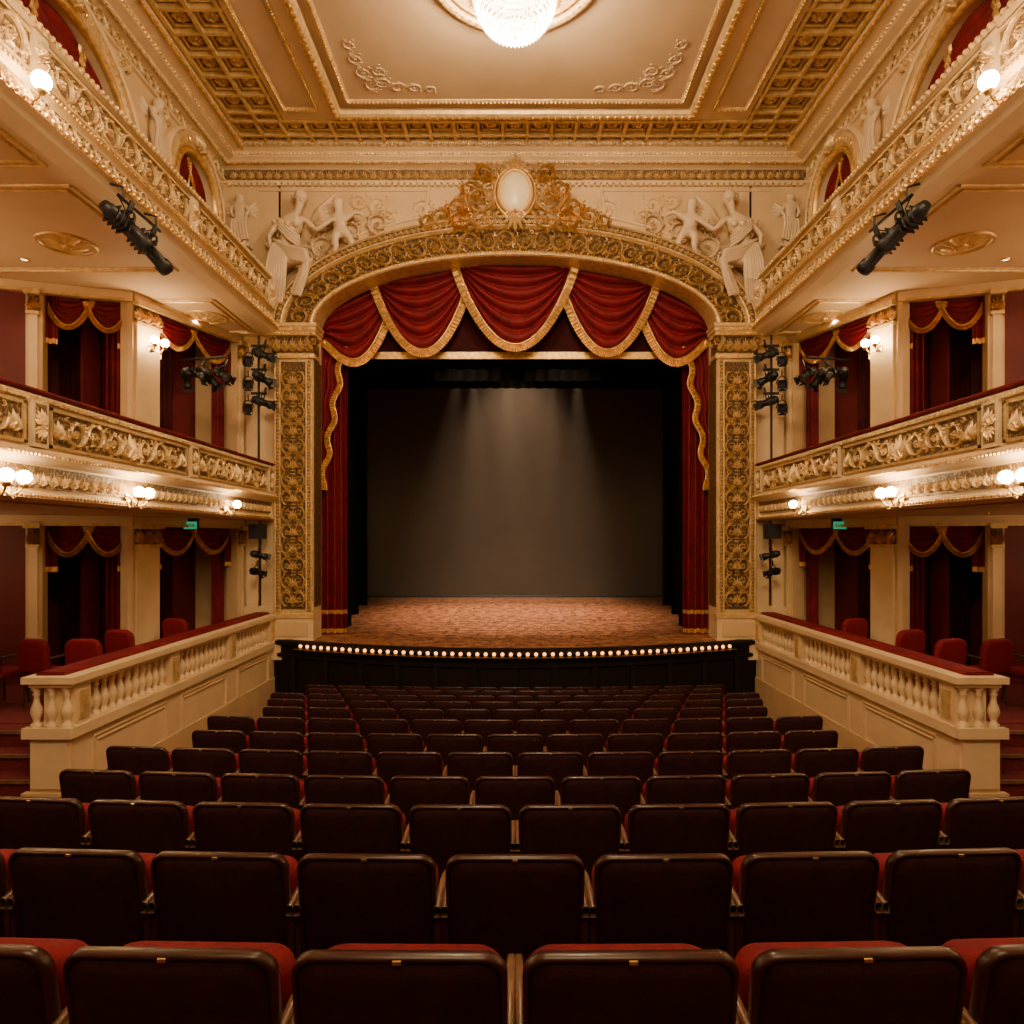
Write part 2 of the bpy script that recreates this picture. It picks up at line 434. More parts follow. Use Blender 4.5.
for s in(-1,1):
    mb=MB()
    pr=[(4.98,4.42),(4.66,4.42),(4.60,4.38),(4.66,4.34),(4.66,3.90),(4.60,3.87),(4.55,3.84),(4.55,3.80),(4.60,3.76),(4.66,3.74),(4.70,3.60),(4.72,3.48),(4.68,3.46),(4.68,3.41),(4.78,3.38),(5.1,3.38)]
    y0,y1=-3.6,13.1
    extr(mb,pr,y0,y1,lambda p,q,t:(p,t,q),'cream_light')
    mb.add(box(4.98,8.3,y0,13.35,3.38,3.58),'ceiling_paint')
    mb.add(box(4.9,4.98,y0,y1,3.5,4.42),'cream')
    a=np.linspace(0,2*pi,13)
    P=np.array([[(4.80+.20*np.sign(math.cos(t))*abs(math.cos(t))**.5,t2,4.445+.035*math.sin(t)) for t in a] for t2 in (y0,y1)])
    mb.add(grid(P),'velvet',None,True)
    f=pm((4.66,0,0),(0,1,0),(0,0,1),(-1,0,0))
    lbox(mb,f,y0,y1,3.93,4.31,-.01,.004,'tan_bed')
    stops=[13.05,9.95,6.75,3.5,.2,-3.5]
    for a_,b_ in zip(stops[:-1],stops[1:]):
        lo,hi=b_,a_
        lbox(mb,f,hi-.22,hi,3.90,4.36,0,.05,'cream_light')
        lbox(mb,f,hi-.19,hi-.03,3.94,4.32,.05,.053,'tan_bed')
        place(mb,PALM,f,'gold_pale',hi-.11,4.20,.20,h0=.055,sh=.4)
        place(mb,PALM,f,'gold_pale',hi-.11,4.03,.18,h0=.055,sh=.4,rot=pi)
        u0,u1=lo+.06,hi-.28
        for (ua,ub,va,vb) in((u0,u1,4.29,4.32),(u0,u1,3.92,3.95),(u0,u0+.03,3.92,4.32),(u1-.03,u1,3.92,4.32)):
            lbox(mb,f,ua,ub,va,vb,0,.03,'gold_pale')
        mid=(u0+u1)/2
        place(mb,PALM,f,'gold_pale',mid,4.13,.4,h0=.005,sh=.6)
        for q in(u0+.14,u1-.14): place(mb,PALM,f,'gold_pale',q,4.12,.24,h0=.005,sh=.5)
        rinceau(mb,f,'gold_pale',u0+.24,mid-.16,4.12,.32,h0=.0,sh=.6)
        g=lambda A,mid=mid:f(np.stack([2*mid-A[:,0],A[:,1],A[:,2]],1))
        rinceau(mb,g,'gold_pale',u0+.24,mid-.16,4.12,.32,h0=.0,sh=.6)
    f2=pm((4.68,0,3.66),(0,1,0),(-.12,0,1),(-1,0,-.15))
    lbox(mb,f2,y0,y1,-.15,.06,-.002,.012,'tan_bed')
    band(mb,PALM,f2,'gold_pale',y0,y1,-.05,.17,.16,h0=.01,sh=.22)
    band(mb,PALM,f2,'gold_pale',y0+.08,y1-.08,-.06,.10,.16,h0=.01,sh=.16,rot=pi)
    f3=pm((4.55,0,3.82),(0,1,0),(0,0,1),(-1,0,0)); band(mb,BEAD,f3,'gold',y0,y1,0,.05,.055)
    f3=pm((4.68,0,3.435),(0,1,0),(0,0,1),(-1,0,0)); band(mb,BEAD,f3,'gold',y0,y1,0,.055,.06)
    f3=pm((4.61,0,4.375),(0,1,0),(0,0,1),(-1,0,0)); band(mb,EGG,f3,'gold_pale',y0,y1,0,.07,.075)
    mb.add(box(4.66,4.98,y1-.02,13.38,3.4,4.42),'cream_light')
    mb.build('box_balcony',s)
    mb=MB()
    pr=[(4.98,8.02),(4.64,8.02),(4.58,7.98),(4.64,7.92),(4.66,7.92),(4.66,7.44),(4.60,7.42),(4.57,7.38),(4.62,7.35),(4.64,7.32),(4.60,7.14),(4.52,7.10),(4.50,7.04),(4.56,7.02),(4.60,6.96),(4.8,6.93),(4.8,6.96),(5.1,6.96)]
    extr(mb,pr,y0,y1,lambda p,q,t:(p,t,q),'cream_light')
    mb.add(box(4.75,8.3,y0,13.35,6.95,7.15),'ceiling_paint')
    mb.add(box(4.9,4.98,y0,y1,7.1,8.02),'cream')
    f=pm((4.66,0,0),(0,1,0),(0,0,1),(-1,0,0))
    lbox(mb,f,y0,y1,7.47,7.89,-.01,.004,'tan_bed')
    for a_,b_ in zip(stops[:-1],stops[1:]):
        lo,hi=b_,a_
        lbox(mb,f,hi-.2,hi,7.44,7.92,0,.05,'cream_light')
        place(mb,PALM,f,'gold_pale',hi-.1,7.77,.2,h0=.05,sh=.5)
        place(mb,PALM,f,'gold_pale',hi-.1,7.58,.2,h0=.05,sh=.5,rot=pi)
        rinceau(mb,f,'gold_pale',lo+.05,hi-.25,7.68,.38,h0=0,sh=.6)
        for va in(7.48,7.86): lbox(mb,f,lo,hi-.2,va,va+.03,0,.03,'gold_pale')
    f2=pm((4.62,0,7.23),(0,1,0),(.22,0,1),(-1,0,0))
    lbox(mb,f2,y0,y1,-.09,.09,0.0,.004,'tan_bed')
    rinceau(mb,f2,'gold_pale',y0,y1,0,.17,h0=.0,sh=.35)
    f3=pm((4.575,0,7.385),(0,1,0),(0,0,1),(-1,0,0)); band(mb,BEAD,f3,'gold',y0,y1,0,.055,.06)
    f3=pm((4.51,0,7.07),(0,1,0),(0,0,1),(-1,0,0)); band(mb,EGG,f3,'gold',y0,y1,0,.10,.10,sh=.16)
    f3=pm((4.59,0,7.965),(0,1,0),(0,0,1),(-1,0,0)); band(mb,EGG,f3,'gold_pale',y0,y1,0,.09,.09,sh=.15)
    mb.add(box(4.6,4.98,y1-.02,13.38,6.96,8.02),'cream_light')
    fs=pm((0,0,6.95),(1,0,0),(0,1,0),(0,0,-1))
    for (xa,xb,ya,yb) in((4.95,6.0,11.2,13.0),(4.95,7.9,7.6,10.0),(4.95,7.9,4.0,7.2),(4.95,7.9,.3,3.6)):
        for rr,w,m in((0,.03,'gold_pale'),(.09,.015,'gold_pale')):
            q=np.array([(xa+rr,ya+rr),(xb-rr,ya+rr),(xb-rr,yb-rr),(xa+rr,yb-rr),(xa+rr,ya+rr)])
            for i in range(4): mb.add(htube(np.array([q[i],(q[i]+q[i+1])/2,q[i+1]]),w,.03,4),m,fs)
        cx,cy=(xa+xb)/2-.45*(xb>7),(ya+yb)/2+.3*(xb>7)
        place(mb,rosette(.30,.08,12),fs,'gold_pale',cx,cy,1); 
        aa=np.linspace(0,2*pi,33)
        mb.add(htube(np.stack([cx+.34*np.cos(aa),cy+.34*np.sin(aa)],1),.03,.03,4),'gold_pale',fs,True)
    mb.build('gallery_balcony',s)
    for y,n in((11.0,1),(8.25,2),(6.12,2),(3.4,2),(.4,2)): lamp_unit(s,y,3.50,x=4.66,n=n)
    for y in(6.3,1.0): lamp_unit(s,y,7.14,x=4.55,n=1,r=.085)
    for y in(8.9,6.2,3.0): lamp_unit(s,y,2.75,x=8.28,n=1,r=.06)
    for y in(8.3,5.6,3.0): lamp_unit(s,y,5.9,x=8.28,n=2,r=.08)  # out-of-view sconces added to brighten the gallery soffit

# ---------------------------------------------------------------- box-tier walls
W0=(5.3,13.32);W1=(6.1,10.9);W2=(8.35,10.15)
def seg_map(A,B):
    A=np.array(A);B=np.array(B);d=B-A;L=np.linalg.norm(d);d/=L
    n=np.array([-d[1],d[0]])
    if np.dot(n,np.array([3,8])-A)<0:n=-n
    return pm((A[0],A[1],0),(d[0],d[1],0),(0,0,1),(n[0],n[1],0)),L
for s in(-1,1):
  for (za,zb,tier) in((.8,3.38,0),(3.58,6.95,1)):
    mb=MB(); dr=MB()
    segs=[(W0,W1,[(0,.18,'c'),(.18,2.02,'o'),(2.02,2.56,'c')]),(W1,W2,[(0,.08,'c'),(.08,1.24,'o'),(1.24,1.46,'c'),(1.46,2.4,'r')])]
    for A,B,items in segs:
        f,L=seg_map(A,B)
        lbox(mb,f,-.1,L+.1,za,zb,-1.0,-.95,'red_wall')
        lbox(mb,f,0,L,zb-.12,zb,-.05,.04,'cream_light')
        lbox(mb,f,0,L,zb-.16,zb-.12,-.05,.07,'gold_pale')
        for a_,b_,k in items:
            if k=='c':
                lbox(mb,f,a_,b_,za,zb-.12,-.25,.0,'cream')
                if b_-a_>.15:
                    lbox(mb,f,a_+.05,b_-.05,za,zb-.45,0,.05,'cream_light')
                    lbox(mb,f,a_+.02,b_-.02,zb-.50,zb-.45,0,.08,'gold_pale')
                    lbox(mb,f,a_+.04,b_-.04,zb-.45,zb-.20,0,.05,'gold_deep')
                    lbox(mb,f,a_+.0,b_-.0,zb-.20,zb-.12,0,.12,'gold_pale')
                    n=max(1,int((b_-a_)/.17))
                    for i in range(n): place(mb,PALM,f,'gold',a_+(b_-a_)*(i+.5)/n,zb-.32,.22,h0=.05,sh=.7,sv=.27)
                    lbox(mb,f,a_+.0,b_-.0,za,za+.2,0,.08,'cream_light')
            elif k=='r':
                lbox(mb,f,a_,b_,za,zb-.12,-.1,-.02,'red_wall')
            else:
                m_=(a_+b_)/2
                if A is W0: lbox(mb,f,m_-.04,m_+.04,za,zb,-.95,-.88,'cream')
                w=(b_-a_)/2
                ztt=lambda x:np.full(np.shape(x),zb-.14)
                for i in range(2):
                    swag(dr,f,a_+w*i-.02*(i>0),a_+w*(i+1)+.02*(i<1),ztt,zb-.58,'velvet','gold',folds=5,amp=.045,fw=.075,h0=-.20,depth=.05,nu=20,nv=24,pw=.8)
                for (ea,eb) in((a_,a_+.17),(b_-.17,b_)):
                    curtain(dr,f,ea,eb,zb-.88,zb-.14,2,.025,'velvet',h0=-.15,trim=[(zb-.88,zb-.80,'gold')])
                curtain(dr,f,a_+.02,a_+.36,za+.0,zb-.2,4,.03,'velvet',h0=-.3)
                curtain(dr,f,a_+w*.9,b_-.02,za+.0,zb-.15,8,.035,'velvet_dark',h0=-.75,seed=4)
    mb.build('wall_box_tier_%d'%(tier+1),s); dr.build('box_drapery',s)
  f,L=seg_map(W0,W1); p=f(np.array([[2.25,6.25,.06]]))[0]
  d=np.array(W1)-np.array(W0); d/=np.linalg.norm(d); n=(-d[1],d[0]); n=n if n[0]<0 else (d[1],-d[0])
  lamp_unit(s,p[1],6.15,x=p[0],nrm=n,r=.065,sp=.2)
  for (x,y,z) in((5.7,12.0,3.38),(6.6,9.6,3.38),(6.6,7.6,3.38),(6.6,5.0,3.38),(5.65,12.1,6.95),(6.9,9.6,6.95)):  # soffit lamps added to brighten the boxes below
    mb=MB(); 
    mb.add(lathe([(.07,0),(.07,-.02),(.05,-.02),(.045,-.005)],16,(x,y,z)),'brass',None,True)
    mb.add(lathe([(0.0,-.006),(.046,-.006)],16,(x,y,z)),'downlight')
    mb.build('recessed_downlight',s)
    l=D.lights.new('downlight_lamp','SPOT'); l.energy=24 if z<4 else 40; l.color=(1,.70,.42); l.spot_size=2.6; l.spot_blend=.6; l.shadow_soft_size=.04  # added spot that fills the boxes with light
    o=D.objects.new('downlight_lamp',l); COL.objects.link(o); o.location=(s*x,y,z-.06)

# ---------------------------------------------------------------- orchestra balustrades
for s in(-1,1):
    mb=MB(); xi=4.65; xo=5.08; ya,yb=7.15,13.2
    mb.add(box(xi,xo,ya,yb,-.6,.95),'cream_light')
    f=pm((xi,0,0),(0,1,0),(0,0,1),(-1,0,0))
    lbox(mb,f,ya,yb,.93,1.04,-.45,.05,'cream_light'); lbox(mb,f,ya,yb,.90,.93,0,.03,'gold_pale')
    lbox(mb,f,ya-.03,yb,-.6,.36,0,.02,'cream')
    posts=[7.32,9.3,11.2,13.05]
    for p in posts:
        lbox(mb,f,p-.13,p+.13,1.04,1.46,-.31,.02,'cream_light')
        lbox(mb,f,p-.08,p+.08,1.10,1.40,.02,.035,'gold_pale')
    for i in range(3):
        a_,b_=posts[i]+.2,posts[i+1]-.2
        zt=.84; zb=-.0 if i else .15
        for w in(0,.05):
            q=np.array([(a_+w,zb+w),(b_-w,zb+w),(b_-w,zt-w),(a_+w,zt-w),(a_+w,zb+w)])
            for k in range(4): mb.add(htube(np.array([q[k],(q[k]+q[k+1])/2,q[k+1]]),.018,.02,4),'cream',f)
    lbox(mb,f,ya-.04,yb,1.46,1.50,-.42,.04,'cream')
    lbox(mb,f,ya-.07,yb,1.50,1.57,-.48,.07,'cream_light')
    a=np.linspace(0,2*pi,13)
    P=np.array([[(4.90+.155*np.sign(math.cos(t))*abs(math.cos(t))**.5,t2,1.58+.03*math.sin(t)) for t in a] for t2 in (ya+.05,yb)])
    mb.add(grid(P),'velvet',None,True)
    mb.add(([(4.75,ya+.05,1.57),(5.05,ya+.05,1.57),(5.05,ya+.05,1.605),(4.75,ya+.05,1.605)],[(0,1,2,3)]),'velvet')
    bal=lathe([(.055,0),(.055,.03),(.03,.05),(.035,.08),(.058,.14),(.055,.19),(.03,.26),(.026,.32),(.04,.34),(.026,.36),(.05,.39),(.05,.42)],12)
    for i in range(3):
        a_,b_=posts[i]+.2,posts[i+1]-.2; n=int((b_-a_)/.145)
        for k in range(n+1):
            y=a_+(b_-a_)*k/n
            mb.add((bal[0]+np.array([4.72,y,1.04]),bal[1]),'cream_light',None,True)
    fe=pm((4.865,ya,0),(1,0,0),(0,0,1),(0,-1,0))
    lbox(mb,fe,-.19,.19,.4,.88,0,.03,'cream_light'); lbox(mb,fe,-.26,.26,.93,1.04,-.02,.07,'cream_light')
    lbox(mb,fe,-.27,.27,.0,.36,-.02,.06,'cream')
    for xx in(-.16,0,.16): mb.add((bal[0]+np.array([4.865+xx,ya+.02,1.04]),bal[1]),'cream_light',None,True)
    mb.build('balustrade',s)

# ---------------------------------------------------------------- ceiling
mb=MB()
mb.add(box(-5.9,5.9,-3.6,13.5,CZ+.10,CZ+.3),'ceiling_paint')
fc=pm((0,0,CZ+.10),(1,0,0),(0,1,0),(0,0,-1))
def frame(mb,x0,x1,y0,y1,w,h,m,f=fc,egg=None,eh=0):
    q=np.array([(x0,y0),(x1,y0),(x1,y1),(x0,y1),(x0,y0)])
    for k in range(4):
        mb.add(htube(np.array([q[k],(q[k]+q[k+1])/2,q[k+1]]),w,h,5),m,f)
    if egg:
        T,s_,mm=egg
        for k in range(4):
            d=q[k+1]-q[k]; L=np.linalg.norm(d); d=d/L; an=math.atan2(d[1],d[0])
            n=int(L/s_)
            for i in range(n):
                p=q[k]+d*L*(i+.5)/n
                place(mb,T,f,mm,p[0],p[1],s_,h0=h*.8+eh,rot=an,sh=s_*1.4)
for s in(-1,1):
    lbox(mb,fc,min(s*3.22,s*4.2),max(s*3.22,s*4.2),-3.6,12.38,0,.10,'ceiling_paint')
lbox(mb,fc,-3.22,3.22,12.20,12.38,0,.10,'ceiling_paint')
lbox(mb,fc,-3.22,3.22,5.7,6.0,0,.10,'ceiling_paint')
lbox(mb,fc,-2.92,2.92,6.2,11.95,0,.02,'panel_paint')
f0=pm((0,0,CZ),(1,0,0),(0,1,0),(0,0,-1))
frame(mb,-3.18,3.18,6.0,12.20,.09,.09,'gold_pale',f0,(EGG,.13,'gold'))
frame(mb,-2.94,2.94,6.22,11.97,.05,.06,'gold_pale',fc,(BEAD,.07,'gold'))
frame(mb,-3.18,3.18,-3.3,5.6,.09,.09,'gold_pale',f0)
for s in(-1,1):
    a,b=(3.50,4.08) if s>0 else (-4.08,-3.50)
    frame(mb,a,b,-3,12.05,.03,.04,'gold_pale',f0,(BEAD,.06,'gold'))
    lbox(mb,f0,a+.07,b-.07,-2.9,11.95,0,.01,'panel_paint')
    xs=[4.25,4.70,5.15]
    for x in xs: lbox(mb,fc,min(s*x-.03,s*x+.03),max(s*x-.03,s*x+.03),-3.6,12.4,0,.12,'gold_pale')
    y=-3.5
    while y<12.3:
        lbox(mb,fc,min(s*4.2,s*5.2),max(s*4.2,s*5.2),y-.03,y+.03,0,.115,'gold_pale')
        if y+.5<12.45:
            for x in(4.475,4.925):
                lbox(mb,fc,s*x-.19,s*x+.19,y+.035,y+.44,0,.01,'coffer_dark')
                frame(mb,s*x-.165,s*x+.165,y+.07,y+.405,.022,.05,'gold_pale')
                place(mb,rosette(.15,.10,8),fc,'gold_pale',s*x,y+.24,1)
        y+=.475
nx=23; x0,x1=-5.2,5.2; st=(x1-x0)/nx
for yy in(12.42,12.86,13.28): lbox(mb,fc,-5.25,5.25,yy-.03,yy+.03,0,.12,'gold_pale')
for i in range(nx+1): lbox(mb,fc,x0+st*i-.03,x0+st*i+.03,12.4,13.3,0,.115,'gold_pale')
for i in range(nx):
    for yy in(12.64,13.07):
        xc=x0+st*(i+.5)
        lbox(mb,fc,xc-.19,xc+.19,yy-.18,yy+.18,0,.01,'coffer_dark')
        frame(mb,xc-.165,xc+.165,yy-.155,yy+.155,.02,.05,'gold_pale')
        place(mb,rosette(.15,.10,8),fc,'gold_pale',xc,yy,1)
for s in(-1,1):
    g=lambda A,s=s: fc(np.stack([s*A[:,0],A[:,1],A[:,2]],1))
    for (u,v,q,r_) in((2.1,11.5,.28,0),(2.4,11.4,.3,1.6),(2.5,11.1,.28,1.6),(1.85,11.58,.26,.2),(2.56,10.8,.24,1.6),(2.15,11.3,.26,.8),(1.6,11.62,.22,0),(2.3,11.1,.24,2.2),(1.35,11.66,.18,0),(2.58,10.5,.2,1.6)):
        place(mb,SCROLL,g,'panel_paint',u,v,q,h0=.02,sh=.28,rot=r_)
mb.build('ceiling')

mb=MB()
mc=(0,9.1)
def ring(mb,f,c,r,w,h,m,n=64):
    a=np.linspace(0,2*pi,n+1); mb.add(htube(np.stack([c[0]+r*np.cos(a),c[1]+r*np.sin(a)],1),w,h,5),m,f,True)
fcc=pm((0,0,CZ+.08),(1,0,0),(0,1,0),(0,0,-1))
for r,w,h,m in((1.18,.07,.09,'gold_pale'),(1.05,.03,.05,'gold'),(.72,.05,.07,'gold_pale'),(.3,.06,.1,'gold')): ring(mb,fcc,mc,r,w,h,m)
for k in range(30):
    t=2*pi*k/30
    place(mb,PALM,fcc,'gold',mc[0]+.89*math.cos(t),mc[1]+.89*math.sin(t),.2,h0=.01,sv=.3,sh=.5,rot=t-pi/2)
for k in range(60):
    t=2*pi*k/60
    place(mb,EGG,fcc,'gold',mc[0]+1.18*math.cos(t),mc[1]+1.18*math.sin(t),.11,h0=.07,rot=t-pi/2)
for k in range(16):
    t=2*pi*k/16
    place(mb,leaf(.38,.07,.06),fcc,'gold_pale',mc[0]+.3*math.cos(t),mc[1]+.3*math.sin(t),1,rot=t)
mb.build('ceiling_medallion')
mb=MB()
oc=(np.array([(0,0,-1),(.5,0,.2),(0,.5,.2),(-.5,0,.2),(0,-.5,.2),(0,0,.6)],float),[(0,2,1),(0,3,2),(0,4,3),(0,1,4),(5,1,2),(5,2,3),(5,3,4),(5,4,1)])
for i in range(13):
    z=10.30-.55*math.sin(pi/2*i/12.5); r=.54*math.cos(pi/2*i/12.8)+.02
    n=max(5,int(2*pi*r/.055))
    for k in range(n):
        t=2*pi*(k+.5*(i%2))/n
        V=oc[0]*np.array([.05,.05,.055])+np.array([r*math.cos(t),9.1+r*math.sin(t),z]); mb.add((V,oc[1]),'crystal')
    if i%3==0:
        a=np.linspace(0,2*pi,41)[:-1]; mb.add(tube3(np.stack([r*np.cos(a),9.1+r*np.sin(a),np.full(40,z+.03)],1),.012,5,True),'brass',None,True)
for k in range(90):
    t=2*pi*k/90
    for j in range(6):
        q=j/6; r=.56*(1-q)+.16*q-.05*math.sin(pi*q); z=10.33+.28*q
        V=oc[0]*np.array([.035,.035,.045])+np.array([r*math.cos(t),9.1+r*math.sin(t),z])
        if k%2==j%2: mb.add((V,oc[1]),'crystal')
mb.add(lathe([(.0,-.06),(.03,0),(.03,.04),(.0,.06)],10,(0,9.1,9.70)),'crystal')
mb.add(lathe([(.03,0),(.03,.3),(.12,.36),(.2,.42),(.2,.45)],16,(0,9.1,10.25)),'brass',None,True)
mb.build('chandelier')
l=D.lights.new('chandelier_light','POINT'); l.energy=1250; l.color=(1,.76,.46); l.shadow_soft_size=.22
o=D.objects.new('chandelier_light',l); COL.objects.link(o); o.location=(0,9.1,10.02)

# ---------------------------------------------------------------- proscenium wall
AZ=7.13; ia,ib=3.87,1.33; oa,ob=4.64,2.06
mb=MB()
for s in(-1,1):
    mb.add(box(min(s*4.6,s*8.5),max(s*4.6,s*8.5),YP,YP+.4,-.7,CZ+.1),'cream')
th=np.linspace(0,pi,65)
P=np.array([[(oa*math.cos(t),YP,AZ+ob*math.sin(t)),(oa*math.cos(t),YP,CZ+.1)] for t in th]); mb.add(grid(P),'cream')
P=np.array([[(ia*math.cos(t),YP+.4,AZ+ib*math.sin(t)),(ia*math.cos(t)*1.2,YP+.4,CZ+.1)] for t in th]); mb.add(grid(P),'black_cloth')
f=pm((0,YP,0),(1,0,0),(0,0,1),(0,-1,0))
for s in(-1,1):
    g=lambda A,s=s: f(np.stack([s*A[:,0],A[:,1],A[:,2]],1))
    t=np.linspace(.12,1.38,30)
    cur=[(4.95*math.cos(q),AZ+2.36*math.sin(q)) for q in t if 4.95*math.cos(q)>1.6]
    mb.add(htube(np.array(cur),.03,.04,4),'cream_light',g,True)
    for a_,b_ in(((1.7,9.86),(5.0,9.86)),((1.7,9.86),cur[-1])):
        A_=np.array(a_);B_=np.array(b_); mb.add(htube(np.array([A_,(A_+B_)/2,B_]),.03,.04,4),'cream_light',g)
    for (u,v,q,r_) in((2.0,9.5,.42,3.3),(2.5,9.55,.4,.1),(2.9,9.62,.34,.1),(2.35,9.3,.3,.3)):
        place(mb,SCROLL,g,'cream_light',u,v,q,h0=.0,sh=.5,rot=r_)
    lbox(mb,g,4.72,5.0,1.1,6.6,0,.05,'cream_light'); lbox(mb,g,5.02,5.24,.9,7.3,0,.09,'cream_light')
    lbox(mb,g,4.70,5.28,1.0,1.7,0,.12,'cream_light')
    lbox(mb,g,4.70,5.28,6.75,6.95,0,.14,'gold_pale')
mb.build('wall_proscenium')
mb=MB()
pr=[(YP,9.98),(YP-.05,9.99),(YP-.05,10.03),(YP-.02,10.04),(YP-.02,10.27),(YP-.10,10.30),(YP-.14,10.38),(YP-.2,10.42),(YP-.22,10.5),(YP-.3,10.54),(YP-.36,10.66)]
extr(mb,pr,-5.72,5.72,lambda p,q,t:(t,p,q),'cream_light')
ff=pm((0,YP-.02,0),(1,0,0),(0,0,1),(0,-1,0))
lbox(mb,ff,-5.7,5.7,10.05,10.26,0,.004,'tan_bed')
band(mb,PALM,ff,'gold_pale',-5.6,5.6,10.155,.19,.17,h0=.01,sh=.5)
f2=pm((0,YP-.12,10.34),(1,0,0),(0,0,1),(0,-1,-.4)); band(mb,EGG,f2,'gold',-5.6,5.6,0,.10,.10,sh=.2)
f2=pm((0,YP-.21,10.46),(1,0,0),(0,0,1),(0,-1,0)); band(mb,BEAD,f2,'gold',-5.5,5.5,0,.07,.075)
f2=pm((0,YP-.33,10.59),(1,0,0),(0,0,1),(0,-1,-.4)); band(mb,EGG,f2,'gold_pale',-5.4,5.4,0,.12,.12,sh=.2)
for i in range(94):
    x=-5.58+.12*i; lbox(mb,ff,x-.035,x+.035,9.93,9.98,-.02,.05,'cream_light')
mb.build('trim_cornice_front')

# arch
ths=np.linspace(pi,0,400); am,bm=(ia+oa)/2,(ib+ob)/2
px=am*np.cos(ths);pz=bm*np.sin(ths)
arc=np.concatenate([[0],np.cumsum(np.hypot(np.diff(px),np.diff(pz)))]); AL=arc[-1]
YA=13.18
def amap(V):
    t=np.interp(V[:,0],arc,ths); v=V[:,1]/.74
    A=ia+(oa-ia)*v; B=ib+(ob-ib)*v
    return np.stack([A*np.cos(t),YA-V[:,2],AZ+B*np.sin(t)],1)
mb=MB()
prof=[(0,-.5),(0,.06),(.02,.10),(.05,.11),(.08,.09),(.10,.03),(.12,-.03),(.54,.0),(.56,.06),(.58,.10),(.60,.11),(.70,.15),(.72,.18),(.75,.15),(.75,-.25)]
U=np.linspace(0,AL,121)
def seggrid(i0,i1,m):
    P=np.array([[(u,p[0],p[1]) for p in prof[i0:i1+1]] for u in U])
    V,F=grid(P); mb.add((V,F),m,amap,False)
seggrid(0,6,'gold_pale'); seggrid(6,7,'gold_deep'); seggrid(7,10,'gold_pale'); seggrid(10,11,'gold_deep'); seggrid(11,14,'gold_pale')
n=int(AL/.36); n+= n%2; st=AL/n
for i in range(n):
    T=SCROLL if i%2==0 else SCROLL_M
    if i>=n//2: 
        V=np.array(T[0]);V[:,0]=1-V[:,0];T=(V,[q[::-1] for q in T[1]])
    V=np.array(T[0])*np.array([st,.38,1.1])+np.array([st*i,.33,-.01]); mb.add((V,T[1]),'gold_pale',amap)
band(mb,BEAD,amap,'gold',0,AL,.05,.07,.075,h0=.09)
band(mb,EGG,amap,'gold_pale',0,AL,.65,.10,.10,h0=.12,sh=.3)
band(mb,BEAD,amap,'gold',0,AL,.135,.045,.05,h0=-.03)
band(mb,BEAD,amap,'gold',0,AL,.55,.05,.055,h0=.03)
mb.build('proscenium_arch')
for s in(-1,1):
    mb=MB()
    x0,x1=3.90,4.66
    f=pm((x0,13.2,0),(1,0,0),(0,0,1),(0,-1,0)); W=x1-x0
    mb.add(box(x0,x1,13.2,13.75,1.0,7.13),'cream_light')
    lbox(mb,f,-.02,W+.03,.8,1.50,-.05,.08,'cream_light'); lbox(mb,f,-.04,W+.05,1.50,1.58,-.05,.11,'gold_pale')
    lbox(mb,f,.08,W-.08,1.15,1.42,.08,.10,'cream'); lbox(mb,f,-.04,W+.05,.7,1.08,-.05,.12,'cream_light')
    zt=6.50
    lbox(mb,f,.0,W,1.58,zt,0,.02,'gold_pale')
    lbox(mb,f,.14,W-.14,1.66,zt-.06,.02,.024,'gold_deep')
    for u in(.03,.125,W-.125,W-.03):
        pts=np.array([(u,1.62),(u,4),(u,zt-.04)]); mb.add(htube(pts,.022,.05,4),'gold_pale',lambda A:f(A+np.array([0,0,.02])))
    for q in(.055,W-.105): lbox(mb,f,q,q+.05,1.62,zt-.02,.02,.024,'gold_deep')
    g=pm((x0,13.18,0),(0,0,1),(1,0,0),(0,-1,0))
    band(mb,EGG,g,'gold_pale',1.62,zt,.08,.07,.07,h0=.005,sh=.16)
    band(mb,EGG,g,'gold_pale',1.62,zt,W-.08,.07,.07,h0=.005,sh=.16)
    zz_=1.72; i=0
    while zz_<zt-.3:
        for q,T in((0,SCROLL),(1,SCROLL_M)):
            V=np.array(T[0])*np.array([.30,.24,.85]); V[:,1]+= (W/2-.115 if q==0 else W/2+.115); V[:,0]+=zz_; V[:,2]+=.005
            if i%2: V[:,0]=2*(zz_+.15)-V[:,0]
            mb.add((V,T[1]),'gold_pale',g)
        place(mb,PALM,f,'gold_pale',W/2,zz_+.15,.22,h0=.05,sh=.6)
        zz_+=.325; i+=1
    fi=pm((x0,0,0),(0,1,0),(0,0,1),(-1,0,0))
    lbox(mb,fi,13.24,13.7,1.7,zt,0,.01,'gold_deep')
    for (a_,b_,h,m) in((6.50,6.56,.09,'gold_pale'),(6.56,6.60,.05,'gold'),(6.60,6.92,.05,'gold_deep'),(6.92,6.99,.16,'gold_pale'),(6.99,7.07,.20,'gold_pale'),(7.07,7.13,.24,'gold_pale')):
        lbox(mb,f,-h*.5,W+h*.5,a_,b_,-.3,h,m)
    for k in range(5): place(mb,PALM,f,'gold_pale',W*(k+.5)/5,6.77,.19,h0=.06,sv=.32,sh=1.0)
    for k in(0,1): place(mb,SCROLL if k else SCROLL_M,f,'gold_pale',W*k-.14,6.83,.26,h0=.08,sh=.9)
    band(mb,EGG,f,'gold',-.03,W+.03,6.955,.075,.075,h0=.16)
    band(mb,EGG,f,'gold',-.05,W+.05,7.03,.075,.075,h0=.20)
    band(mb,BEAD,f,'gold',-.03,W+.03,6.53,.05,.055,h0=.09)
    mb.build('proscenium_column',s)

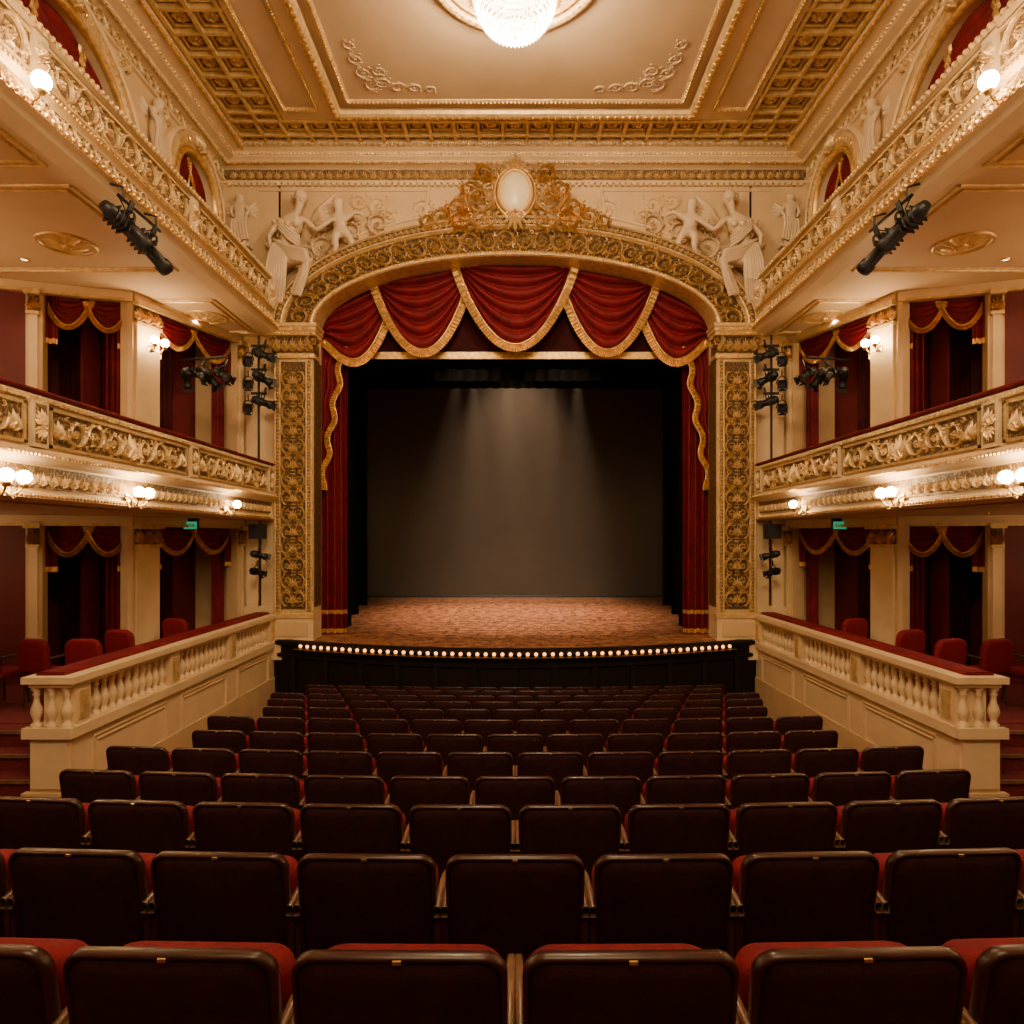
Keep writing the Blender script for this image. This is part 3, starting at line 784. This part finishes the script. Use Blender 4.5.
# cartouche
mb=MB()
f=pm((0,YP-.25,0),(1,0,0),(0,0,1),(0,-1,0))
cz=9.66
a=np.linspace(0,2*pi,41)
V,F=sphere((0,cz,.08),1,24,12,(.29,.38,.12)); mb.add((V,F),'mirror',f,True)
for (rx,rz,w,h,m) in((.31,.40,.05,.16,'gold_pale'),(.39,.48,.03,.1,'gold')):
    mb.add(htube(np.stack([rx*np.cos(a),cz+rz*np.sin(a)],1),w,h,5),m,f,True)
for k in range(26):
    t=2*pi*k/26; place(mb,leaf(.12,.04,.06),f,'gold_pale',.41*math.cos(t),cz+.5*math.sin(t),1,rot=t,h0=.02)
place(mb,PALM,f,'gold_pale',0,cz+.60,.42,h0=.05,sh=.9)
place(mb,PALM,f,'gold_pale',0,cz-.62,.5,h0=.2,sh=.8,rot=pi)
for s in(-1,1):
    g=lambda A,s=s:f(np.stack([s*A[:,0],A[:,1],A[:,2]],1))
    for i,(u,v,q,r_,h_) in enumerate(((.40,9.55,.56,-.1,.05),(.82,9.42,.52,-.25,.05),(1.22,9.25,.42,-.3,.06),(.40,9.95,.38,.5,.03),(.40,9.22,.46,-.4,.1),(.85,9.15,.38,-.2,.1),(1.5,9.12,.32,-.2,.1),(.62,9.75,.42,-.1,.03))):
        place(mb,SCROLL,g,'gold_pale' if i%2==0 else 'gold',u,v,q,h0=h_,sh=1.5,rot=r_)
    for k in range(6):
        place(mb,leaf(.2,.05,.1),g,'gold_pale',.5+.2*k,9.60-.075*k,1,h0=.05,rot=1.0-.12*k)
mb.build('cartouche')

# ---------------------------------------------------------------- sculptures (skinned)
def skin(name,pts,edges,m,parent,side,sub=2):
    me=D.meshes.new(name); me.from_pydata([(side*p[0]-parent.location.x,p[1]-parent.location.y,p[2]-parent.location.z) for p in pts],edges,[])
    o=D.objects.new(name,me); COL.objects.link(o); o.parent=parent
    md=o.modifiers.new('Skin','SKIN'); md.use_smooth_shade=True
    sv=me.skin_vertices[0].data
    for i,p in enumerate(pts): sv[i].radius=(p[3],p[3]*(.8 if len(p)<5 else p[4])); sv[i].use_root=(i==0)
    sb=o.modifiers.new('Subsurf','SUBSURF'); sb.levels=sub; sb.render_levels=sub
    me.materials.append(MATS[m]); return o
K=.01958
def X(px): return (515-px)*K
def Z(py): return 3+(540-py)*K
def chain(*idx): return [(idx[i],idx[i+1]) for i in range(len(idx)-1)]
YS=YP-.18
PS='plaster_sculpture'
def interp3(ctrl,n):
    ctrl=np.array(ctrl,float); t=np.linspace(0,len(ctrl)-1,n); 
    out=np.stack([np.interp(t,np.arange(len(ctrl)),ctrl[:,k]) for k in range(3)],1)
    for _ in range(2):
        q=out.copy(); q[1:-1]=(out[:-2]+2*out[1:-1]+out[2:])/4; out=q
    return out
for s in(-1,1):
    e=D.objects.new('spandrel_sculpture',None); COL.objects.link(e); e.location=(s*4.2,YP-.1,8.0)
    P=[(X(288),YS-.06,Z(262),.20),(X(290),YS-.07,Z(247),.155),(X(297),YS-.10,Z(231),.19),(X(301),YS-.11,Z(220),.07),
       (X(305),YS-.16,Z(212),.105),(X(306),YS-.16,Z(204),.092),
       (X(309),YS-.12,Z(226),.085),(X(321),YS-.18,Z(238),.062),(X(334),YS-.18,Z(229),.048),(X(340),YS-.18,Z(226),.04),
       (X(286),YS-.11,Z(227),.085),(X(274),YS-.14,Z(242),.062),(X(277),YS-.20,Z(257),.046),(X(281),YS-.22,Z(262),.04),
       (X(284),YS-.14,Z(272),.155),(X(281),YS-.24,Z(289),.115),(X(274),YS-.16,Z(304),.08),(X(268),YS-.12,Z(317),.05),(X(272),YS-.2,Z(320),.042),
       (X(298),YS-.18,Z(266),.155),(X(316),YS-.28,Z(268),.12),(X(306),YS-.22,Z(284),.085),(X(297),YS-.16,Z(299),.055),(X(303),YS-.2,Z(301),.042)]
    E=chain(0,1,2,3,4,5)+chain(2,6,7,8,9)+chain(2,10,11,12,13)+chain(0,14,15,16,17,18)+chain(0,19,20,21,22,23)
    skin('figure',P,E,PS,e,s)
    mb=MB()
    mb.add(sphere((X(305),YS-.12,Z(203.5)),.125,14,9,(1,.9,1.1)),PS,None,True)
    mb.add(sphere((X(298),YS-.06,Z(202)),.07,10,7),PS,None,True)
    mb.add(sphere((X(308),YS-.26,Z(210)),.022,8,6,(1,1,1.6)),PS,None,True)
    for dx in(-.035,.03): mb.add(sphere((X(308)+dx,YS-.235,Z(208)),.014,6,5),PS,None,True)
    for dx in(4,-4): mb.add(sphere((X(298+dx),YS-.25,Z(233)),.065,10,7),PS,None,True)
    for k in range(9):
        q=k/8.
        c=[(X(284+3*q),YS-.22,Z(250+8*q)),(X(298),YS-.30,Z(258+10*q)),(X(316-2*q),YS-.40+.06*q,Z(262+9*q)),(X(314-6*q),YS-.30,Z(282+6*q)),(X(305-5*q),YS-.20,Z(302-3*q))]
        mb.add(tube3(interp3(c,18),np.linspace(.05,.04,18),7),PS,None,True)
    for k in range(8):
        q=k/7.
        c=[(X(280+12*q),YS-.20,Z(252)),(X(276+16*q),YS-.30,Z(270)),(X(275+17*q),YS-.32,Z(288)),(X(268+20*q),YS-.18,Z(306-2*q)),(X(264+20*q),YS-.12,Z(316-4*q))]
        mb.add(tube3(interp3(c,18),np.linspace(.055,.04,18),7),PS,None,True)
    for k in range(4):
        c=[(X(285),YS-.22,Z(228+3*k)),(X(296),YS-.28,Z(240+3*k)),(X(306),YS-.24,Z(246+3*k))]
        mb.add(tube3(interp3(c,10),.028,6),PS,None,True)
    for k in range(7):
        t=np.linspace(0,1,14)
        pts=np.stack([X(288)+.34*t+.06*np.sin(5*t+k),np.full(14,YS+.04),Z(220+8*k)-.15*t-.14*np.sin(4*t)],1)
        mb.add(tube3(pts,np.linspace(.08,.03,14),7),PS,None,True)
    for k in range(9):
        V,F=leaf(.78-.05*k,.085,.12); an=.85-.16*k; g=pm((X(310),YP-.08,Z(224)),(-math.cos(an),0,math.sin(an)),(math.sin(an),0,math.cos(an)),(0,-1,0)); mb.add((V,F),PS,g)
    g=lambda A:np.stack([A[:,0],YP-.04-A[:,2],A[:,1]],1)
    for (u,v,q,r_) in((X(345),Z(250),.5,2.2),(X(325),Z(264),.5,2.4),(X(366),Z(238),.5,2.8),(X(392),Z(228),.45,2.9),(X(345),Z(262),.36,2.2)):
        place(mb,SCROLL,g,PS,u+.3,v-.15,q,sh=.8,rot=r_-1.2)
    mb.build('drapery',s,e)
    P=[(X(343),YS-.04,Z(235),.145),(X(342),YS-.07,Z(225),.14),(X(342),YS-.07,Z(217),.06),(X(341),YS-.11,Z(211),.12),(X(341),YS-.11,Z(204),.10),
       (X(350),YS-.08,Z(223),.065),(X(359),YS-.10,Z(218),.052),(X(367),YS-.07,Z(221),.04),
       (X(334),YS-.08,Z(224),.065),(X(329),YS-.13,Z(231),.052),(X(325),YS-.13,Z(226),.04),
       (X(350),YS-.12,Z(240),.10),(X(356),YS-.14,Z(249),.07),(X(350),YS-.06,Z(256),.045),
       (X(338),YS-.14,Z(245),.10),(X(340),YS-.16,Z(254),.065),(X(334),YS-.08,Z(262),.045)]
    E=chain(0,1,2,3,4)+chain(1,5,6,7)+chain(1,8,9,10)+chain(0,11,12,13)+chain(0,14,15,16)
    skin('cherub',P,E,PS,e,s)
def small_figure(s,cx,cy,cz,H,face):
    e=D.objects.new('putto_relief',None); COL.objects.link(e); e.location=(s*cx,cy,cz)
    def q(u,v,h,r):
        r*=1.2
        if face=='y': return (cx+u*H,cy-h*H,cz+v*H,r*H)
        return (cx-h*H,cy+u*H,cz+v*H,r*H)
    P=[q(0,.45,.1,.09),q(0,.58,.1,.085),q(.01,.72,.1,.10),q(.01,.80,.1,.045),q(.01,.86,.12,.085),q(.01,.94,.12,.07),
       q(.11,.73,.1,.045),q(.17,.60,.12,.035),q(.12,.50,.1,.028),
       q(-.10,.72,.1,.045),q(-.17,.60,.13,.035),q(-.10,.50,.16,.028),
       q(.06,.38,.1,.08),q(.08,.2,.13,.055),q(.05,.03,.1,.035),q(.08,.0,.14,.03),
       q(-.06,.38,.1,.08),q(-.08,.22,.12,.055),q(-.08,.04,.1,.035),q(-.07,.0,.14,.03)]
    E=chain(0,1,2,3,4,5)+chain(2,6,7,8)+chain(2,9,10,11)+chain(0,12,13,14,15)+chain(0,16,17,18,19)
    skin('figure',P,E,PS,e,s)
    mb=MB()
    f=pm((cx,cy,cz),(1,0,0),(0,0,1),(0,-1,0)) if face=='y' else pm((cx,cy,cz),(0,1,0),(0,0,1),(-1,0,0))
    for sg in(-1,1):
        for k in range(5):
            place(mb,leaf(.28*H,.06*H,.04*H),f,PS,sg*.04*H,.66*H,1,rot=(pi/2-sg*(.9+.28*k)))
    t=np.linspace(0,1,10)
    for k in range(6):
        pts=np.stack([(-.13+.05*k+.02*np.sin(5*t))*H,(.50-.42*t-.01*k)*H,np.full(10,.16*H)],1)
        mb.add(tube3(pts,.032*H,6),PS,f,True)
    mb.add(box(-.2*H,.2*H,-.06*H,0,0,.2*H),PS,f)
    mb.build('wings_and_sash',s,e)
for s in(-1,1):
    small_figure(s,5.35,YP-.0,8.75,1.05,'y')
    small_figure(s,XW-.0,10.72,8.95,1.05,'x')
    small_figure(s,XW-.0,6.88,8.95,1.05,'x')

# ---------------------------------------------------------------- stage
SZ=1.07
mb=MB()
xa=np.linspace(-4.66,4.66,41)
yf=lambda x:13.15-1.25*(1-(x/4.66)**2)
P=np.array([[(x,yf(x),SZ),(x,14.0,SZ),(x,23.4,SZ)] for x in xa]); mb.add(grid(P),'stage_wood')
mb.add(([(-6.5,13.8,SZ),(-4.66,13.8,SZ),(-4.66,23.4,SZ),(-6.5,23.4,SZ)],[(0,1,2,3)]),'stage_wood')
mb.add(([(6.5,13.8,SZ),(4.66,13.8,SZ),(4.66,23.4,SZ),(6.5,23.4,SZ)],[(3,2,1,0)]),'stage_wood')
mb.build('stage_floor')
mb=MB()
pr=[(.16,.02),(.02,.02),(-.04,.0),(-.04,-.07),(.02,-.09),(.02,-.22),(-.02,-.24),(-.02,-.30),(.03,-.32),(.03,-1.75)]
P=np.array([[(x,yf(x)+p,SZ+q) for p,q in pr] for x in xa]); mb.add(grid(P),'apron_black')
for i in range(2,40,3):
    x=xa[i]; mb.add(box(x-.04,x+.04,yf(x)-.03,yf(x)+.06,-.6,SZ-.3),'apron_black')
mb.build('stage_apron')
mb=MB(); xs=np.linspace(-4.0,4.0,56)
for x in xs:
    y=yf(x)-.10
    mb.add(sphere((x,y,SZ-.05),.032,8,6),'foot_bulb',None,True)
    mb.add(lathe([(.036,-.055),(.036,-.02),(.018,-.015)],8,(x,y,SZ-.055)),'brass')
P=np.array([[(x,yf(x)-.04,SZ-.11),(x,yf(x)-.15,SZ-.115),(x,yf(x)-.16,SZ-.105)] for x in np.linspace(-4.15,4.15,50)]); mb.add(grid(P),'brass')
mb.build('footlights')
mb=MB(); mb.add(box(-6.7,-6.5,13.8,23.6,.9,11.5),'black_cloth'); mb.add(box(6.5,6.7,13.8,23.6,.9,11.5),'black_cloth')
mb.add(box(-6.7,6.7,13.8,23.6,11.5,11.6),'black_cloth'); mb.add(box(-6.7,6.7,23.5,23.6,.9,11.5),'black_cloth'); mb.build('wall_stage_house')
mb=MB(); 
P=np.array([[(x,23.0,z) for z in np.linspace(SZ,9.5,4)] for x in np.linspace(-5.9,5.9,4)]); mb.add(grid(P),'backdrop')
mb.add(tube3([(-5.9,23.0,SZ+.03),(0,23.0,SZ+.03),(5.9,23.0,SZ+.03)],.03),'black_metal'); mb.build('stage_backdrop')
for (y,xi) in((15.2,3.66),(17.6,4.02),(20.1,4.35)):
    for s in(-1,1):
        mb=MB(); f=pm((0,y,0),(1,0,0),(0,0,1),(0,-1,0)); curtain(mb,f,xi,6.4,SZ+.01,10.5,12,.06,'black_cloth',seed=int(y)); mb.build('black_leg_curtain',s)
for (y,z) in((15.0,6.75),(17.4,7.05),(20.0,7.44)):
    mb=MB(); f=pm((0,y,0),(1,0,0),(0,0,1),(0,-1,0)); curtain(mb,f,-6.4,6.4,z,11.3,40,.05,'black_cloth'); mb.build('black_border_curtain')
# theatrical haze in front of the backdrop (real participating medium)
hz=D.materials.new('haze'); hz.use_nodes=True; hn=hz.node_tree.nodes; hl=hz.node_tree.links
for n_ in list(hn):
    if n_.type!='OUTPUT_MATERIAL': hn.remove(n_)
vs=hn.new('ShaderNodeVolumeScatter'); vs.inputs['Density'].default_value=.035; vs.inputs['Color'].default_value=(1,.90,.80,1); vs.inputs['Anisotropy'].default_value=.0
hl.new(vs.outputs[0],[q for q in hn if q.type=='OUTPUT_MATERIAL'][0].inputs['Volume'])
MATS['haze']=hz
mb=MB(); mb.add(box(-6.3,6.3,20.35,22.95,SZ+.02,11.3),'haze'); mb.build('stage_haze')
iz=lambda x:AZ+ib*np.sqrt(np.maximum(0,1-(np.minimum(np.abs(np.asarray(x,float)),ia)/ia)**2))+.14
mb=MB(); f=pm((0,13.72,0),(1,0,0),(0,0,1),(0,-1,0))
P=np.array([[(x,13.95,6.82),(x,13.95,max(6.9,float(iz(x))+.3))] for x in np.linspace(-4.2,4.2,60)]); mb.add(grid(P),'velvet_dark')
lbox(mb,f,-3.7,3.7,6.70,6.84,-.26,-.22,'gold')
zs2=lambda x:iz(x)
for s in(-1,1):
    g=lambda A,s=s:f(np.stack([s*A[:,0],A[:,1],A[:,2]],1))
    swag(mb,g,2.42,4.05,zs2,6.62,'velvet','gold',folds=6,amp=.14,fw=.15,pw=.75,h0=-.10,depth=.08,nv=60)
    swag(mb,g,.88,2.78,zs2,6.78,'velvet','gold',folds=7,amp=.14,fw=.15,pw=.75,h0=-.0,depth=.10,nv=66)
swag(mb,f,-1.14,1.14,zs2,6.86,'velvet','gold',folds=7,amp=.14,fw=.15,pw=.75,h0=.08,depth=.12,nv=70)
mb.build('swag_valance')
for s in(-1,1):
    mb=MB(); f=pm((0,13.95,0),(1,0,0),(0,0,1),(0,-1,0))
    curtain(mb,f,3.40,4.25,SZ+.02,7.6,6,.075,'velvet',rows=20,trim=[(SZ+.03,SZ+.12,'gold'),(SZ+.42,SZ+.50,'gold')],seed=5)
    def xin(z): 
        t=np.clip((6.75-z)/(2.75),0,1); return 3.42+.42*t+.05*np.sin(z*9)
    Zs=np.linspace(4.0,6.9,60); nu=24
    P=np.zeros((nu,60,3))
    for j,z in enumerate(Zs):
        u=np.linspace(0,1,nu); a=float(xin(z)); P[:,j,0]=a+(4.0-a)*u; P[:,j,1]=z; P[:,j,2]=.16+.05*np.sin(u*20+z*1.5)
    mb.add(grid(P),'velvet',f,True)
    zz_=np.linspace(4.0,6.9,140); pts=np.stack([xin(zz_),zz_,np.full(140,.2)],1)
    fringe(mb,f,pts,.11,'gold',up=1)
    mb.build('stage_curtain',s)

# ---------------------------------------------------------------- stage lighting fixtures
def basis(d):
    d=np.array(d,float);d/=np.linalg.norm(d); r=np.cross(d,(0,0,1.)); r/=np.linalg.norm(r); u=np.cross(r,d); return r,d,u
def fixture(mb,p,d,sc=1.,doors=True,L=1.):
    r,dd,u=basis(d); f=lambda A:np.array(p)+sc*(A[:,0:1]*r+A[:,1:2]*dd*L+A[:,2:3]*u)
    V,F=lathe([(0,-.2),(.06,-.2),(.085,-.15),(.09,-.02),(.075,0),(.075,.16),(.095,.17),(.095,.24),(.08,.24)],14); V=V[:,[0,2,1]]; 
    mb.add((V.copy(),F),'black_metal',f,True)
    V,F=lathe([(0,.22),(.08,.22)],14); mb.add((V[:,[0,2,1]],F),'lens',f)
    a=np.linspace(0,pi,9)
    mb.add(tube3(np.stack([.13*np.cos(a),np.zeros(9),.20*np.sin(a)],1),.013,5),'black_metal',f,True)
    mb.add(box(-.012,.012,-.02,.02,.19,.34),'black_metal',f)
    for k in range(4):
        mb.add(box(-.095,.095,-.12+.04*k,-.11+.04*k,-.095,.095),'black_metal',f)
    if doors:
      for sg in(-1,1):
        mb.add(([(sg*.09,.24,-.08),(sg*.09,.24,.08),(sg*.12,.31,.09),(sg*.12,.31,-.09)],[(0,1,2,3)]),'black_metal',f)
        mb.add(([(-.08,.24,sg*.09),(.08,.24,sg*.09),(.09,.31,sg*.12),(-.09,.31,sg*.12)],[(0,1,2,3)]),'black_metal',f)
for s in(-1,1):
    mb=MB()
    mb.add(tube3([(4.42,7.6,6.84),(4.42,8.0,6.84),(4.42,8.5,6.84)],.02),'black_metal')
    for y in(7.7,8.4): mb.add(tube3([(4.42,y,6.82),(4.42,y,6.98),(4.62,y,7.03)],.014),'black_metal')
    fixture(mb,(4.42,7.72,6.56),(-.25,.9,-.35),1.0,False,1.5)
    fixture(mb,(4.40,8.15,6.50),(-.25,.9,-.45),1.0,False,1.5)
    cb=np.linspace(0,1,14); mb.add(tube3(np.stack([4.42+.0*cb,7.6+.8*cb,6.84-.18*np.sin(pi*cb)],1),.008,5),'black_metal')
    mb.build('stage_spotlight',s)
    mb=MB()
    mb.add(tube3([(4.88,13.0,4.5),(4.88,13.0,5.7),(4.88,13.0,6.9)],.022),'black_metal')
    for i,z in enumerate((6.5,6.05,5.6)):
        fixture(mb,(4.78,12.85,z),(-.5,.6,-.25) if i%2 else (-.9,.1,-.3),.85)
        fixture(mb,(5.02,12.85,z-.12),(-.3,-.9,-.35),.75)
        mb.add(box(4.72,5.0,12.92,12.99,z+.16,z+.2),'black_metal')
    mb.build('lighting_boom',s)
    mb=MB()
    mb.add(tube3([(5.0,11.75,6.15),(5.35,11.85,6.15),(5.85,11.95,6.15)],.02),'black_metal')
    for i in range(4): fixture(mb,(5.05+.20*i,11.75,5.86-.05*(i%2)),(-.5+.2*i,.4,-.6) if i%2 else (-.7,-.3,-.5),.8)
    mb.build('lighting_bar',s)
    mb=MB()
    mb.add(tube3([(4.86,13.02,1.75),(4.86,13.02,2.6),(4.86,13.02,3.36)],.02),'black_metal')
    mb.add(box(4.72,4.98,12.75,12.98,3.02,3.3),'black_metal')
    fixture(mb,(4.84,12.85,2.72),(-.6,.5,-.2),.7); fixture(mb,(4.88,12.85,2.4),(-.8,-.3,-.2),.65)
    mb.build('stage_speaker',s)
    mb=MB(); mb.add(box(5.56,5.78,11.9,11.94,3.19,3.32),'exit_green'); mb.add(box(5.54,5.80,11.93,11.97,3.17,3.38),'black_metal')
    for k in range(4): mb.add(box(5.59+.045*k,5.61+.045*k,11.89,11.9,3.22,3.28),'mirror')
    mb.build('exit_sign',s)

# ---------------------------------------------------------------- seats
def rrect(w,z0,z1,rt,rb,n=7):
    pts=[]
    for (cx,cz,r,a0) in((w/2-rt,z1-rt,rt,0),(-w/2+rt,z1-rt,rt,pi/2),(-w/2+rb,z0+rb,rb,pi),(w/2-rb,z0+rb,rb,1.5*pi)):
        for k in range(n): 
            a=a0+pi/2*k/(n-1); pts.append((cx+r*math.cos(a),cz+r*math.sin(a)))
    return np.array(pts)
def seat_mesh():
    mb=MB()
    W=.515; out=rrect(W,.30,.88,.055,.03)
    def bmap(A):
        x,z,h=A[:,0],A[:,1],A[:,2]
        y=-h+.10*(.88-z)/.58+.06*(x/.25)**2*.25
        return np.stack([x,y,z-.006*(x/.25)**2],1)
    n=len(out); c=np.array([0,.59])
    def layer(sc,h): 
        q=(out-c)*np.array([1-sc*2/W,1-sc*2/.58])+c; return np.column_stack([q,np.full(n,h)])
    Ls=[layer(.008,-.028),layer(0,-.02),layer(0,.004),layer(.004,.012),layer(.012,.013),layer(.015,.004)]
    V=np.concatenate(Ls); F=[(i*n+j,i*n+(j+1)%n,(i+1)*n+(j+1)%n,(i+1)*n+j) for i in range(len(Ls)-1) for j in range(n)]
    mb.add((V,F),'seat_wood',bmap,True)
    Ls=[layer(.015,.004),layer(.022,.012),layer(.06,.018),layer(.14,.022)]
    V=np.concatenate(Ls+[np.array([[0,.59,.023]])]); F=[(i*n+j,i*n+(j+1)%n,(i+1)*n+(j+1)%n,(i+1)*n+j) for i in range(len(Ls)-1) for j in range(n)]
    b=(len(Ls)-1)*n; F+=[(b+j,b+(j+1)%n,len(V)-1) for j in range(n)]
    mb.add((V,F),'seat_fabric',bmap,True)
    Ls=[layer(.01,-.028),layer(.022,-.045),layer(.05,-.07),layer(.12,-.08)]
    V=np.concatenate(Ls+[np.array([[0,.59,-.083]])]); F=[(i*n+j,(i+1)*n+j,(i+1)*n+(j+1)%n,i*n+(j+1)%n) for i in range(len(Ls)-1) for j in range(n)]
    F+=[(b+j,len(V)-1,b+(j+1)%n) for j in range(n)]
    mb.add((V,F),'seat_red',bmap,True)
    out2=rrect(.49,.36,.785,.06,.05); m=len(out2); c2=np.array([0,.57])
    def l2(sc,h): 
        q=(out2-c2)*(1-sc)+c2; return np.column_stack([q,np.full(m,h)])
    Ls=[l2(.3,-.115),l2(.06,-.12),l2(0,-.14),l2(0,-.20),l2(.05,-.225),l2(.3,-.235)]
    V=np.concatenate(Ls); F=[(i*m+j,(i+1)*m+j,(i+1)*m+(j+1)%m,i*m+(j+1)%m) for i in range(len(Ls)-1) for j in range(m)]
    F.append(tuple(range(5*m,6*m)))
    mb.add((V,F),'seat_red',lambda A:np.stack([A[:,0],-A[:,2]+.04*(.8-A[:,1]),A[:,1]],1),True)
    for s in(-1,1):
        x=s*.262
        t=np.linspace(0,1,8)
        P=[]
        for q in t:
            y=.03+.36*q; z=.66+.02*math.sin(pi*q)-.03*q**3; w=.0125
            P.append([(x-w,y,z-.02),(x-w,y,z+.012),(x-w*.6,y,z+.02),(x+w*.6,y,z+.02),(x+w,y,z+.012),(x+w,y,z-.02),(x-w,y,z-.02)])
        mb.add(grid(np.array(P)),'arm_wood',None,True)
        mb.add((P[-1][:6],[(0,1,2,3,4,5)]),'arm_wood')
        mb.add(box(x-.011,x+.011,.05,.30,.0,.645),'seat_wood')
        mb.add(box(x-.012,x+.012,.02,.36,.0,.03),'black_metal')
    mb.add(box(-.25,.25,.12,.16,.30,.34),'black_metal')
    mb.add(box(-.010,.010,-.015,-.009,.866,.874),'brass')
    return mb.build('theater_seat',origin=(0,0,0))
first=seat_mesh(); me=first.data
counts=[12,13,12,11,12,11,12,11,12,13,12,13]
used=False
for i,(d,z,c) in enumerate(zip(rowd,rowz,counts)):
    for k in range(c):
        x=.552*(k-(c-1)/2)
        if not used: o=first; used=True
        else: o=D.objects.new('theater_seat',me); COL.objects.link(o)
        o.location=(x,d+.016*x*x,z); o.rotation_euler=(0,0,.032*x)
def chair():
    mb=MB()
    out=rrect(.46,.46,.92,.12,.03); n=len(out); c=np.array([0,.69])
    def l(sc,h): 
        q=(out-c)*(1-sc)+c; return np.column_stack([q,np.full(n,h)])
    Ls=[l(.2,.03),l(.03,.025),l(0,0),l(0,-.03),l(.05,-.055),l(.25,-.065)]
    V=np.concatenate(Ls); F=[(i*n+j,i*n+(j+1)%n,(i+1)*n+(j+1)%n,(i+1)*n+j) for i in range(5) for j in range(n)]+[tuple(range(n))[::-1],tuple(range(5*n,6*n))]
    mb.add((V,F),'seat_red',lambda A:np.stack([A[:,0],-A[:,2]-.22-.1*(A[:,1]-.46),A[:,1]],1),True)
    o2=rrect(.48,-.22,.24,.06,.06); m=len(o2)
    Ls=[np.column_stack([o2*q,np.full(m,z)]) for q,z in((.97,.38),(1,.41),(1,.45),(.93,.48),(.5,.49))]
    V=np.concatenate(Ls); F=[(i*m+j,i*m+(j+1)%m,(i+1)*m+(j+1)%m,(i+1)*m+j) for i in range(4) for j in range(m)]+[tuple(range(4*m,5*m)),tuple(range(m))[::-1]]
    mb.add((V,F),'seat_red',None,True)
    for x in(-.2,.2):
        for y in(-.19,.2): mb.add(tube3([(x,y,.4),(x,y,.2),(x*1.05,y*1.08,0)],[.022,.018,.014],6),'wood_dark',None,True)
        mb.add(tube3([(x*1.15,-.22,.66),(x*1.2,0,.68),(x*1.2,.16,.66),(x*1.15,.2,.55),(x*1.1,.2,.42)],.018,6),'wood_dark',None,True)
    return mb.build('gallery_chair',origin=(0,0,0))
c0=chair(); cm=c0.data; c0.location=(-5.6,9.1,.8)
for (x,y) in((-6.2,9.1),(-6.85,9.1),(-5.6,10.0),(-5.5,11.4),(-7.5,9.1),(5.6,9.1),(6.2,9.1),(6.85,9.1),(7.5,9.1),(5.6,10.0),(5.5,11.4)):
    o=D.objects.new('gallery_chair',cm); COL.objects.link(o); o.location=(x,y,.8); o.rotation_euler=(0,0,.25 if x>0 else -.25)
for s in(-1,1):
    for (x,y) in((5.45,9.3),(5.45,10.4),(5.45,8.0)):
        o=D.objects.new('gallery_chair',cm); COL.objects.link(o); o.location=(s*x,y,3.58); o.rotation_euler=(0,0,s*.4)

# ---------------------------------------------------------------- lights
def area(name,loc,target,size,power,col,spread=pi):
    l=D.lights.new(name,'AREA'); l.energy=power; l.color=col; l.size=size; l.spread=spread
    o=D.objects.new(name,l); COL.objects.link(o); o.location=loc
    o.rotation_euler=(Vector(target)-Vector(loc)).to_track_quat('-Z','Y').to_euler(); return o
def spot(name,loc,target,ang,power,col,blend=.6,size=.1):
    l=D.lights.new(name,'SPOT'); l.energy=power; l.color=col; l.spot_size=ang; l.spot_blend=blend; l.shadow_soft_size=size
    o=D.objects.new(name,l); COL.objects.link(o); o.location=loc
    o.rotation_euler=(Vector(target)-Vector(loc)).to_track_quat('-Z','Y').to_euler(); return o
warm=(1,.76,.46)
area('house_light',(0,1.0,9.9),(0,13,7.2),3,680,warm)  # unseen area fill added to light the auditorium towards the stage
area('house_light',(0,-1.5,7.5),(0,12,9.8),3,230,warm)  # second unseen fill, added behind the camera
bw=(1,.73,.48)
for (x,tx,ang,pw) in((-1.7,-3.0,.40,500),(-1.3,-1.3,.34,1100),(-.3,.1,.40,900),(1.2,1.0,.30,700),(1.9,2.4,.36,1000)):
    spot('stage_beam',(x,21.6,8.75),(tx,22.1,1.1),ang,pw,bw,1.,.05)
spot('stage_beam',(0.1,20.6,10.2),(0,22.95,5.0),1.15,1500,bw,1.,.2)
sw=(1,.68,.44)
spot('stage_wash',(-1.6,15.8,9.8),(-.4,17.4,1),1.0,3400,sw,1.,.2)
spot('stage_wash',(1.6,15.8,9.8),(.4,17.4,1),1.0,3400,sw,1.,.2)
spot('stage_wash',(0,18.4,9.8),(0,20.0,1),1.0,3600,sw,1.,.2)
w=D.worlds.new('World'); SC.world=w; w.use_nodes=True
w.node_tree.nodes['Background'].inputs[0].default_value=(.02,.015,.01,1); w.node_tree.nodes['Background'].inputs[1].default_value=.2

# ---------------------------------------------------------------- camera
cam=D.cameras.new('camera'); cam.sensor_width=36; cam.lens=24; cam.shift_y=.0273; cam.shift_x=-.003
co=D.objects.new('camera',cam); COL.objects.link(co); co.location=(0,0,CAMZ); co.rotation_euler=(pi/2,0,0)
cam.clip_start=.05
SC.camera=co
